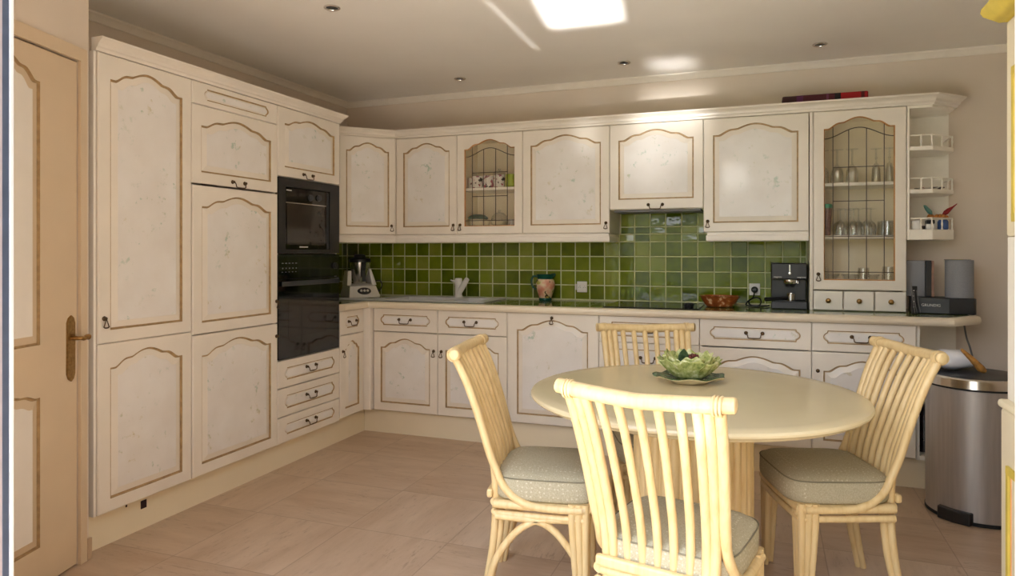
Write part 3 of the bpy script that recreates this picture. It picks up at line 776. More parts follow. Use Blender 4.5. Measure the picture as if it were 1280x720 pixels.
# open end shelves with gallery rails
r = thing('gallery_shelf', 'white open end shelves with spindle gallery rails right of the tall glazed cabinet', 'shelf', (.7395, 4.362, 1.318))
MB().box(0, .27, .322, .334, 0, .748).box(0, .012, .0, .322, 0, .748).build('back_panel', 'whiteshelf', r)
sp = [(.013, .0), (.125, .0), (.255, .135), (.255, .3215), (.013, .3215)]
MB().prism(sp, 0, .058).build('bottom_box', 'whiteshelf', r, bev=.004)
MB().prism(sp, .733, .748).build('top_board', 'whiteshelf', r)
for z in (.258, .497): MB().prism(sp, z, z+.024).build('shelf', 'whiteshelf', r, bev=.006)
for z in (.058, .282, .521):
    gl = MB().tube([(.016, .008, z+.062), (.122, .008, z+.062), (.247, .138, z+.062), (.247, .318, z+.062)], .0042, 8).build('gallery_rail', 'whiteshelf', r)
    for (x, y) in ((.07, .008), (.122, .008), (.1845, .073), (.247, .138), (.247, .23)):
        MB().lathe([(.005, 0), (.0055, .006), (.003, .012), (.0055, .03), (.003, .048), (.005, .056), (.004, .062)], 10, (x, y, z)).build('spindle', 'whiteshelf', gl, smooth=50)

# crown and pelmets of the wall cabinets
path = [(-2.822, 3.84), (-2.822, 4.047), (-2.510, 4.3595), (.868, 4.3595), (1.012, 4.510), (1.012, YB-.003)]
tag(MB().sweep(path, crown_prof(ZU1+.0015, .054, .046)).build('crown_moulding', 'cream', smooth=25), 'cream crown moulding above the wall cabinets, running into the right-hand end shelf', 'moulding')
pp = [(-.016, 1.316), (.0, 1.316), (.004, 1.322), (.004, 1.350), (-.002, 1.356), (-.002, 1.3705), (-.016, 1.3705)]
tag(MB().sweep([(-2.819, 3.80), (-2.819, 4.050), (-2.510, 4.362), (-.948, 4.362), (-.948, YB-.0125)], pp).build('hanging_pelmet', 'creamlight'), 'long cream pelmet strip under the wall cabinets left of the hob', 'pelmet')
tag(MB().sweep([(-.340, YB-.0125), (-.340, 4.362), (.234, 4.362)], pp).build('hanging_pelmet', 'creamlight'), 'short cream pelmet strip above the coffee machine, right of the hob', 'pelmet')

# ------------------------------------------------------------------ things behind glass
def mug(mat, label, x, y, z, rot, s=1, group=None, cat='mug', prof=None):
    t = thing('mug', label, cat, (x, y, z+.0008), rot, group)
    p = prof or [(0, 0), (.030, 0), (.036, .004), (.038, .02), (.038, .085), (.0355, .085), (.035, .008), (0, .006)]
    MB().lathe([(a*s, b*s) for a, b in p], 24).build('cup', mat, t, smooth=40)
    MB().tube([(.037*s, 0, .07*s), (.058*s, 0, .068*s), (.062*s, 0, .042*s), (.052*s, 0, .022*s), (.037*s, 0, .018*s)], .0045*s, 8, smooth=4).build('handle', mat, t, smooth=60)
    return t
zA = 1.372+.325; zBt = 1.372+.044
MG = 'patterned mugs in the small glazed cabinet'
mug('mug', 'grey patterned mug at the left end of the mug shelf', -1.966, 4.51, zA, 1.4, .95, MG)
mug('mug', 'white mug with a pink flower, second on the mug shelf', -1.908, 4.455, zA, 1.5, 1.0, MG)
mug('mug', 'white and black patterned mug with handle turned forward on the mug shelf', -1.826, 4.455, zA, -1.5, 1.0, MG)
mug('mug', 'white and pink patterned mug under the glass lid, next to the green mug', -1.742, 4.455, zA, 1.6, 1.05, MG)
mug('limegreen', 'lime green mug at the right end of the mug shelf', -1.652, 4.455, zA, 1.4, 1.05)
b = MB().lathe([(.045, 0), (.047, .002), (.040, .018), (.02, .026), (.008, .028), (.011, .040), (0, .042)], 22).build('dome_cover', 'crystal', loc=(-1.742, 4.455, zA+.0915), smooth=40); tag(b, 'clear glass dome resting on a mug in the small glazed cabinet', 'cover')
t = thing('tureen', 'cream lidded pot with a grey-green lid on the lower shelf of the small glazed cabinet', 'pot', (-1.918, 4.49, zBt+.001))
MB().lathe([(0, 0), (.045, 0), (.06, .012), (.066, .045), (.062, .065), (0, .066)], 26).build('pot', 'ivory', t, smooth=40)
MB().lathe([(.071, .0665), (.072, .074), (.068, .082), (.05, .094), (.02, .10), (0, .101)], 26).build('lid', 'lidgreen', t, smooth=40)
mug('ivory', 'cream teacup beside the lidded pot in the small glazed cabinet', -1.838, 4.45, zBt, -.9, .62)
b = MB().lathe([(0, 0), (.03, 0), (.034, .006), (.055, .03), (.064, .048), (.061, .048), (.05, .03), (.03, .01), (0, .008)], 26).build('bowl', 'ivory', loc=(-1.750, 4.48, zBt+.001), smooth=50); tag(b, 'small white bowl on the lower shelf of the small glazed cabinet', 'bowl')
b = MB().lathe([(.058, 0), (.06, .002), (.055, .03), (.03, .055), (.008, .06), (.01, .075), (0, .077)], 22).build('glass_cover', 'crystal', loc=(-1.750, 4.48, zBt+.052), smooth=40); tag(b, 'clear glass cover sitting on the small white bowl', 'cover')
mug('mug', 'dark patterned cup at the lower right of the small glazed cabinet', -1.650, 4.46, zBt, -1.6, .7)

wine_up = [(.034, .0), (.033, .003), (.006, .006), (.0042, .012), (.0038, .075), (.008, .083), (.024, .098), (.034, .120), (.036, .145), (.031, .185), (.030, .185), (.0345, .145), (.032, .120), (.022, .10), (.0, .088)]
def flip(p): h = max(z for _, z in p); return [(a, h-b) for a, b in p]
def proto_glass(prof, name, label, group, cat='glass'):
    return tag(MB().lathe(prof, 20).build(name, 'crystal', smooth=60), label, cat, group)
def stand(o, x, y, z, first, label, sc=1):
    c = o if first else o.copy()
    if not first: COL.objects.link(c)
    c.location = (x, y, z+.001); c['label'] = label; c.scale = (sc, sc, sc); return c
o = proto_glass(flip(wine_up), 'wine_glass', '', 'upturned wine glasses on the middle shelf')
spots = [(.410, 4.455), (.480, 4.455), (.550, 4.455), (.445, 4.530), (.515, 4.530), (.580, 4.530), (.41, 4.605), (.48, 4.605)]
for k, (x, y) in enumerate(spots): stand(o, x, y, 1.346, k == 0, 'upturned clear wine glass in the crowd on the middle shelf of the tall glazed cabinet', .86)
goblet = [(.036, 0), (.035, .003), (.006, .007), (.005, .09), (.010, .10), (.026, .115), (.034, .14), (.036, .21), (.0345, .21), (.032, .14), (.022, .117), (0, .105)]
o2 = proto_glass(flip(goblet), 'goblet', '', 'upturned goblets on the top shelf')
for k, (x, y) in enumerate(((.318, 4.48), (.394, 4.47), (.474, 4.47))):
    stand(o2, x, y, 1.652, k == 0, ('upturned tall goblet at the left edge of the top glass shelf', 'upturned tall goblet second from left on the top glass shelf', 'upturned tall goblet third from left on the top glass shelf')[k], .96)
flute = [(.030, 0), (.029, .003), (.005, .007), (.0045, .05), (.009, .056), (.0045, .062), (.0045, .085), (.012, .092), (.022, .12), (.025, .20), (.0235, .20), (.02, .12), (0, .095)]
o3 = proto_glass(flip(flute), 'flute_glass', '', 'upturned flutes on the top shelf')
for k, (x, y) in enumerate(((.601, 4.48), (.670, 4.48))):
    stand(o3, x, y, 1.652, k == 0, ('upturned knobbed flute glass, fourth glass along the top shelf', 'upturned knobbed flute glass at the right end of the top shelf')[k])
tumbler = [(0, .006), (.030, .006), (.032, .02), (.036, .085), (.0375, .085), (.034, .0), (0, 0)]
o4 = proto_glass(flip(tumbler), 'tumbler', '', 'tumblers on the middle shelf')
stand(o4, .658, 4.455, 1.346, True, 'clear tumbler right of the wine glasses on the middle shelf', .98); stand(o4, .652, 4.56, 1.346, False, 'clear tumbler behind the other tumbler on the middle glass shelf', .98)
dish = [(0, .004), (.03, .004), (.042, .03), (.05, .032), (.05, .028), (.034, .0), (0, 0)]
o5 = proto_glass(dish, 'glass_dish', '', 'low glass dishes on the bottom shelf')
for k, (x, y) in enumerate(((.36, 4.50), (.47, 4.52), (.58, 4.50))):
    stand(o5, x, y, 1.086, k == 0, ('low clear glass dish at left on the bottom shelf of the tall glazed cabinet', 'low clear glass dish in the middle of the bottom glass shelf', 'low clear glass dish at right on the bottom glass shelf')[k])
stand(o4, .315, 4.42, 1.086, False, 'clear tumbler at the left end of the bottom shelf', .9)['group'] = 'tumblers on the bottom shelf'
stand(o4, .53, 4.43, 1.086, False, 'clear tumbler in front of the dishes on the bottom shelf', .85)['group'] = 'tumblers on the bottom shelf'
stand(o4, .66, 4.44, 1.086, False, 'clear tumbler at the right end of the bottom shelf', .95)['group'] = 'tumblers on the bottom shelf'
t = thing('tall_tumbler', 'stack of tall cups with a green lid at left of the middle glass shelf', 'cup', (.336, 4.425, 1.347))
MB().lathe([(0, 0), (.020, 0), (.028, .16), (0, .16)], 20).build('cup', plain('brown_tumbler', S(128, 96, 88), .4, var=.3, scale=60), t, smooth=40)
MB().lathe([(0, .1605), (.030, .1605), (.030, .178), (.026, .184), (0, .185)], 20).build('lid', 'greenlid', t, smooth=40)

# gallery-shelf ornaments
zs0 = 1.318+.058
b = MB().lathe([(0, 0), (.024, 0), (.026, .05), (.024, .05), (.022, .004), (0, .004)], 18).build('white_pot', 'white', loc=(.795, 4.415, zs0+.001), smooth=40); tag(b, 'small white pot at the left of the lowest gallery shelf', 'pot')
b = MB().box(-.022, .022, -.02, .02, 0, .022).build('dark_box', 'darkbottle', loc=(.80, 4.46, zs0+.001), bev=.003); b.location = (.83, 4.47, zs0+.001); tag(b, 'small dark box beside the white pot on the lowest gallery shelf', 'box')
t = thing('black_and_white_tin', 'little white tin with a black lid in the middle of the lowest gallery shelf', 'tin', (.862, 4.42, zs0+.001))
MB().box(-.02, .02, -.018, .018, 0, .03).build('tin', 'white', t, bev=.003); MB().box(-.021, .021, -.019, .019, .0305, .052).build('lid', 'black', t, bev=.004)
b = MB().lathe([(0, 0), (.024, 0), (.027, .006), (.027, .046), (.022, .054), (.020, .056), (0, .056)], 22).build('blue_jar', 'blueglaze', loc=(.945, 4.515, zs0+.001), smooth=40); tag(b, 'small glossy blue jar at the right of the lowest gallery shelf', 'jar')
zr = zs0+.0675
t = thing('bird_ornament', 'glazed ornament of teal and red birds on amber flowers on the lowest gallery shelf', 'ornament', (.930, 4.575, zs0+.001))
MB().box(-.035, .035, -.015, .015, 0, .06).build('stand', 'whiteshelf', t, bev=.004)
m = MB()
for k in range(11): m.lathe([(0, 0), (.011, .004), (.013, .012), (.008, .02), (0, .022)], 8, (-.045+.009*k+random.uniform(-.004, .004), random.uniform(-.012, .012), .060+random.uniform(0, .016)))
m.build('flower_cluster', 'orangeglaze', t, smooth=50)
m = MB().tube([(-.028, 0, .086), (-.038, 0, .104), (-.052, 0, .122), (-.062, 0, .138), (-.070, 0, .143)], [.004, .013, .011, .008, .002], 10, smooth=3); m.build('teal_bird', 'teal', t, smooth=60)
m = MB().tube([(.028, 0, .085), (.042, 0, .100), (.058, 0, .116), (.078, 0, .132), (.098, 0, .150)], [.006, .014, .012, .005, .002], 10, smooth=3); m.build('red_bird', 'red', t, smooth=60)
t = tag(MB().lathe([(0, 0), (.05, 0), (.075, .012), (.076, .015), (.05, .005), (0, .004)], 24, sx=1, sy=.8).build('plate', 'mug', loc=(.875, 4.50, 1.318+.283), smooth=40), 'pale patterned plate lying on the middle gallery shelf', 'plate')

# striped flat box on top of the crown
m = MB().box(0, .462, 0, .16, 0, .058)
tag(m.build('flat_box', 'stripes', loc=(.092, 4.42, ZU1+.057), bev=.008), 'flat maroon and red striped box lying on top of the tall glazed cabinet', 'box')

# ------------------------------------------------------------------ things on the worktop
ZT_ = ZW+.0012
# blender / food processor
t = thing('food_processor', 'white and steel food processor with a black lid in the worktop corner by the oven', 'food processor', (-2.872, 4.455, ZT_), math.radians(50))
def loft(mb, secs, mi=0):
    n = len(secs[0]); base = len(mb.v)
    for s_ in secs: mb.v += [tuple(p) for p in s_]
    for j in range(len(secs)-1):
        for i in range(n): mb.f.append((base+j*n+i, base+j*n+(i+1) % n, base+(j+1)*n+(i+1) % n, base+(j+1)*n+i)); mb.mi.append(mi)
    mb.f.append(tuple(base+i for i in range(n-1, -1, -1))); mb.mi.append(mi); mb.f.append(tuple(base+(len(secs)-1)*n+i for i in range(n))); mb.mi.append(mi)
def rect(x0, x1, y0, y1, z): return [(x0, y0, z), (x1, y0, z), (x1, y1, z), (x0, y1, z)]
m = MB(); loft(m, [rect(-.115, .115, -.13, .12, 0), rect(-.118, .118, -.132, .12, .012), rect(-.10, .10, -.085, .11, .085), rect(-.085, .085, -.02, .10, .10)]); m.build('base', 'white', t, bev=.008)
m = MB(); loft(m, [rect(-.115, -.078, -.06, .07, .09), rect(-.10, -.07, -.03, .06, .20)]); m.build('side_support', 'white', t, bev=.006)
m = MB(); loft(m, [rect(.078, .115, -.06, .07, .09), rect(.066, .085, -.01, .05, .215)]); m.build('side_support', 'white', t, bev=.006)
MB().lathe([(0, .102), (.045, .102), (.05, .112), (.074, .25), (.076, .262), (0, .262)], 28).build('jug', 'chrome', t, smooth=40)
MB().lathe([(.080, .2625), (.082, .272), (.078, .288), (.045, .298), (.04, .318), (.03, .322), (0, .322)], 28).build('lid', 'black', t, smooth=40)
m = MB(); loft(m, [rect(-.012, .012, -.115, -.095, .12), rect(-.014, .014, -.10, -.075, .20), rect(-.014, .014, -.12, -.07, .265)]); m.build('jug_handle', 'black', t, bev=.006)
m = MB(); rm = Matrix.Translation((.0, -.112, .05)) @ Matrix.Rotation(math.radians(58), 4, 'X')
m.lathe([(0, 0), (.052, 0), (.050, .004), (0, .005)], 24, sx=1, sy=.55, mat=rm); m.build('control_panel', 'darkgrey', t, smooth=40)
m = MB()
for dx in (-.024, .0, .024): m.lathe([(0, .004), (.010, .004), (.009, .010), (0, .011)], 12, (dx, 0, 0), mat=rm)
m.build('control_button', 'white', t, smooth=40)
c = MB().tube([(.11, .06, .02), (.16, .04, .035), (.185, .03, .085), (.17, .06, .12), (.13, .09, .10)], .0045, 8, smooth=6).build('power_cord', 'black', t, smooth=60)
# jug
t = thing('jug', 'painted pottery jug with pink fruit pattern and dark green rim against the tiles', 'jug', (-1.452, 4.60, ZT_), .15)
MB().lathe([(0, 0), (.044, 0), (.046, .004), (.044, .018)], 28).build('foot', 'darkgreen', t, smooth=40)
MB().lathe([(.044, .0182), (.052, .045), (.064, .085), (.068, .115), (.062, .140), (.055, .150)], 28).build('body', 'jug', t, smooth=60)
MB().lathe([(.055, .1502), (.057, .160), (.062, .178), (.064, .182), (.058, .180), (.051, .155), (.048, .10), (0, .03)], 28).build('rim', 'darkgreen', t, smooth=50)
MB().tube([(-.056, 0, .165), (-.085, 0, .168), (-.098, 0, .140), (-.092, 0, .10), (-.066, 0, .075)], [.007, .007, .0075, .007, .006], 10, smooth=5).build('handle', 'darkgreen', t, smooth=60)
m = MB().tube([(.05, 0, .172), (.072, 0, .184)], [.018, .008], 10); m.build('spout', 'darkgreen', t, smooth=60)
# sockets
def socket(name, label, x, z, n, plug):
    t = thing(name, label, 'socket', (x, YB-.0125, z))
    w = .072 if n == 2 else .066
    MB().box(-w/2, w/2, -.012, -.0005, -.038, .038).build('plate', 'white', t, bev=.003)
    m = MB()
    for c in ((-.017, .017) if n == 2 else ()):
        for dx, dz in ((-.006, -.004), (.006, -.004), (.003, .006)): m.lathe([(0, 0), (.0022, 0), (.0022, .001), (0, .001)], 8, mat=Matrix.Translation((c+dx, -.0121, dz)) @ Matrix.Rotation(PI/2, 4, 'X'))
    if n == 2: m.build('socket_hole', 'black', t)
    if n == 2: MB().box(-w/2-.011, -w/2-.0005, -.03, -.0005, -.022, .020).build('plug', 'white', t, bev=.003)
    return t
socket('wall_socket', 'white double wall socket on the green tiles right of the jug', -1.208, 1.006, 2, False)
s1 = socket('wall_socket', 'white wall socket with a black plug on the tiles beside the coffee machine', -.068, 1.010, 1, True)
MB().lathe([(0, 0), (.021, 0), (.020, .024), (.012, .036), (0, .037)], 18, mat=Matrix.Translation((0, -.0125, -.002)) @ Matrix.Rotation(PI/2, 4, 'X')).build('plug', 'black', s1, smooth=40)
cd = MB().tube([(-.068, 4.636, 1.0), (-.075, 4.60, .965), (-.10, 4.58, .94), (-.09, 4.55, .918), (-.04, 4.545, .917), (-.03, 4.58, .95), (-.06, 4.60, .962), (-.10, 4.57, .945), (-.115, 4.52, .918), (-.06, 4.50, .9165), (.0, 4.51, .917), (.018, 4.56, .9175)], .0045, 8, smooth=6).build('power_cord', 'black', smooth=60)
tag(cd, 'black coiled power cord lying between the socket and the coffee machine', 'cord')
# hob
t = thing('hob', 'black glass hob set into the green tiled worktop', 'hob', (0, 0, ZT_))
MB().box(-.945, -.372, 4.165, 4.655, 0, .005).build('glass_plate', 'blackglass', t, bev=.002)
m = MB()
for x, y, rr in ((-.80, 4.30, .075), (-.80, 4.53, .09), (-.55, 4.30, .09), (-.55, 4.53, .075)): m.lathe([(rr, 0), (rr-.003, 0)], 36, (x, y, .0056))
m.build('ring_marking', 'darkgrey', t)
m = MB().lathe([(0, .0055), (.026, .0055), (.028, .012), (.026, .026), (.02, .030), (0, .030)], 16, (-.440, 4.29, 0))
for k in range(8): m.tube([(-.440+.022*math.cos(k*PI/4), 4.29+.022*math.sin(k*PI/4), .010), (-.440+.031*math.cos(k*PI/4), 4.29+.031*math.sin(k*PI/4), .022)], .005, 6)
m.build('control_knob', 'black', t, smooth=40)
# terracotta bowl
b = MB().lathe([(0, 0), (.075, 0), (.082, .005), (.103, .036), (.118, .062), (.124, .067), (.118, .068), (.098, .04), (.07, .010), (0, .008)], 36, sx=1, sy=.72).build('terracotta_bowl', 'terracotta', loc=(-.27, 4.45, ZT_), smooth=50)
tag(b, 'brown painted terracotta bowl between the hob and the coffee machine', 'bowl')
# coffee machine
t = thing('coffee_machine', 'black espresso coffee machine on the worktop left of the tall glazed cabinet', 'coffee machine', (.030, 4.40, ZT_))
wC = .198
m = MB().box(0, wC, .085, .235, .045, .272).box(0, wC, .0, .235, .175, .272); m.build('body', 'black', t, bev=.006)
MB().box(.0, wC, -.012, .235, 0, .044).build('drip_tray', 'darkgrey', t, bev=.005)
MB().box(.01, .14, -.006, .08, .0445, .047).build('grid', 'black', t)
MB().lathe([(0, .174), (.038, .174), (.038, .158), (.034, .150), (0, .150)], 24, (.105, .035, 0)).build('brew_head', 'chrome', t, smooth=40)
MB().lathe([(0, .1498), (.028, .1498), (.024, .132), (0, .130)], 24, (.105, .035, 0)).build('brew_spout', 'black', t, smooth=40)
MB().lathe([(0, 0), (.020, 0), (.024, .042), (.022, .044), (.018, .004), (0, .004)], 20, (.11, .03, .0472)).build('portafilter', 'chrome', t, smooth=40)
MB().tube([(.088, .022, .065), (.04, -.005, .062), (-.035, -.03, .056)], [.009, .010, .012], 10).build('portafilter_handle', 'black', t, smooth=50)
m = MB().box(.1, .106, -.0012, -.0004, .215, .262); m.lathe([(0, 0), (.008, 0), (.007, .006), (0, .007)], 14, mat=Matrix.Translation((.103, -.0004, .212)) @ Matrix.Rotation(PI/2, 4, 'X'))
m.build('dial', 'chrome', t, smooth=40)
MB().tube([(.15, .04, .175), (.15, .035, .15)], .006, 8).build('steam_nozzle', 'chrome', t)
def text(body, size, loc, parent, mat, name='lettering', rot=(PI/2, 0, 0)):
    cu = bpy.data.curves.new(name, 'FONT'); cu.body = body; cu.size = size; cu.extrude = .0003; cu.align_x = 'CENTER'; cu.materials.append(M[mat])
    o = bpy.data.objects.new(name, cu); COL.objects.link(o); o.parent = parent; o.location = loc; o.rotation_euler = rot
    dg = bpy.context.evaluated_depsgraph_get(); me = bpy.data.meshes.new_from_object(o.evaluated_get(dg)); q = bpy.data.objects.new(name, me)
    COL.objects.link(q); q.parent = parent; q.location = loc; q.rotation_euler = rot; bpy.data.objects.remove(o); return q
text('magimix', .014, (.036, -.0008, .186), t, 'white'); text('nespresso', .012, (.168, -.0008, .186), t, 'white')
# stereo
t = thing('stereo', 'black and grey stereo with two upright speakers at the right end of the worktop', 'stereo', (.775, 4.335, ZT_), math.radians(-6))
m = MB(); loft(m, [[(-.02, .02, 0), (.16, .0, 0), (.275, .0, 0), (.285, .02, 0), (.285, .16, 0), (-.02, .19, 0)], [(-.02, .02, .088), (.16, .0, .088), (.275, .0, .088), (.285, .02, .088), (.285, .16, .088), (-.02, .19, .088)]]); m.build('base', 'black', t, bev=.004)
spk = MB(); loft(spk, [[(.145+.070+.068*math.cos(a), .085+.068*math.sin(a), z) for a in [2*PI*i/28 for i in range(28)]] for z in (.0885, .294)]); spk.build('speaker', 'greygrille', t, smooth=40)
m = MB().box(.0, .012, .01, .17, 0, .205); 
sb = MB().box(-.05, .055, .10, .22, .0885, .290).build('speaker', 'greygrille', t, bev=.004)
MB().box(.056, .085, .09, .22, .0885, .291).build('speaker_side', 'black', t, bev=.002)
MB().box(.0855, .098, .10, .22, .0885, .289).build('side_panel', 'pinkwood', t, bev=.001)
text('GRUNDIG', .020, (.075, .0085, .040), t, 'white', rot=(PI/2, 0, math.radians(-6.3)))
q = thing('disc', 'black and gold disc lying on the right speaker of the stereo', 'disc', (.775+.2145, 4.335+.062, ZT_+.2952), 0)
MB().lathe([(.008, 0), (.064, 0), (.064, .002), (.008, .002), (.008, 0)], 32).build('disc_rim', 'black', q)
MB().lathe([(.006, .0022), (.028, .0022), (.028, .003), (.006, .003)], 24).build('disc_label', 'yellow', q)
t = thing('router', 'slim black router with thin cables standing left of the stereo base', 'router', (.748, 4.295, ZT_), 0)
MB().box(.002, .030, .0, .012, 0, .152).build('case', 'black', t, bev=.003)
m = MB()
for dx, dy, h in ((-.000, -.006, .17), (.010, -.010, .12), (.026, -.008, .13)): m.tube([(dx, dy, h), (dx+.004, dy-.014, h*.5), (dx+.012, dy-.018, .02), (dx+.016, dy-.006, .004)], .0022, 6, smooth=5)
m.build('cable', 'cable', t, smooth=60)
m = MB()
for k in range(4): m.box(.010, .016, -.0012, -.0003, .035+k*.03, .04+k*.03)
m.build('indicator', 'white', t)
b = MB().tube([(1.066, 4.62, .90), (1.072, 4.62, .84), (1.082, 4.61, .76), (1.10, 4.60, .69), (1.12, 4.62, .60), (1.15, 4.62, .30), (1.16, 4.64, .02)], .005, 8, smooth=5).build('hanging_cable', 'cable', smooth=60)
tag(b, 'grey cable hanging from the worktop end behind the steel bin', 'cable')

# ------------------------------------------------------------------ steel bin
t = thing('pedal_bin', 'brushed steel pedal bin standing by the right end of the worktop', 'bin', (.945, 3.86, .0), math.radians(-14))
RB = .212
MB().lathe([(0, .001), (RB-.004, .001), (RB, .004), (RB, .018), (0, .018)], 48).build('base_ring', 'rubber', t, smooth=40)
MB().lathe([(0, .0185), (RB-.003, .0185), (RB-.003, .612), (0, .612)], 64).build('body', 'steel', t, smooth=40)
MB().lathe([(0, .6125), (RB-.006, .6125), (RB-.006, .622), (0, .622)], 64).build('gasket', 'rubber', t, smooth=40)
MB().lathe([(RB-.02, .6222), (RB, .6222), (RB, .660), (RB-.006, .667), (RB-.02, .667)], 64).build('lid_rim', 'chrome', t, smooth=35)
MB().lathe([(0, .6225), (RB-.021, .6225), (RB-.021, .666), (RB-.04, .672), (0, .676)], 64).build('lid', 'darkgrey', t, smooth=40)
ap = math.radians(247); m = MB()
pm = Matrix.Rotation(ap, 4, 'Z'); 
loft_pts = [[(RB-.03, -.075, z), (RB+.012, -.07, z), (RB+.022, 0, z), (RB+.012, .07, z), (RB-.03, .075, z)] for z in (.0015, .06)]
mm = MB(); loft(mm, loft_pts); mm.v = [tuple(pm @ Vector(v)) for v in mm.v]; mm.build('pedal', 'black', t, bev=.006)
# things on the lid
m = MB(); random.seed(3)
for j in range(7):
    for i in range(18):
        a = 2*PI*i/18; rr = (.095*math.sin(PI*(j+.35)/7)**.7+.004)*(1+.16*math.sin(3*a+j)+random.uniform(-.08, .08)); m.v.append((rr*math.cos(a)*1.05, rr*math.sin(a)*.8, .002+.092*(j/6)**1.1))
for j in range(6):
    for i in range(18): m.f.append((j*18+i, j*18+(i+1) % 18, (j+1)*18+(i+1) % 18, (j+1)*18+i)); m.mi.append(0)
m.f.append(tuple(range(17, -1, -1))); m.mi.append(0); m.f.append(tuple(6*18+i for i in range(18))); m.mi.append(0)
b = m.build('plastic_bag', 'paper', loc=(.850, 3.89, .677), smooth=70); tag(b, 'crumpled white plastic bag on the bin lid behind the right-hand chair', 'bag')
b = MB().tube([(.866, 3.778, .790), (.888, 3.781, .768), (.918, 3.784, .736), (.948, 3.79, .702), (.965, 3.795, .688)], [.006, .010, .014, .018, .010], 10, smooth=3).build('wicker_handle', 'stick', smooth=60); tag(b, 'brown wicker piece leaning against the white bag on the bin lid', 'wicker')

# ------------------------------------------------------------------ table and chairs
TC = (-.256, 2.63)
t = thing('dining_table', 'round cream lacquered dining table on a fluted drum pedestal', 'table', (TC[0], TC[1], 0))
MB().lathe([(0, .698), (.556, .698), (.574, .700), (.580, .704), (.583, .708), (.594, .711), (.601, .718), (.602, .724), (.598, .731), (.590, .735), (.55, .7358), (0, .7358)], 96).build('tabletop', 'tabletop', t, smooth=30)
m = MB(); nfl = 34; ring = []
for i in range(nfl*8):
    a = 2*PI*i/(nfl*8); q = ((i % 8)+.5)/8-.5; ring.append((.197+.020*math.sqrt(max(0, 1-(2*q)**2)), a))
secs = [[(r_*math.cos(a), r_*math.sin(a), z) for r_, a in ring] for z in (.02, .697)]
loft(m, secs); m.build('pedestal', 'rattan', t, smooth=40)
MB().lathe([(0, .001), (.232, .001), (.234, .004), (.234, .016), (.226, .0198), (0, .0198)], 64).build('pedestal_base', 'rattan', t, smooth=40)

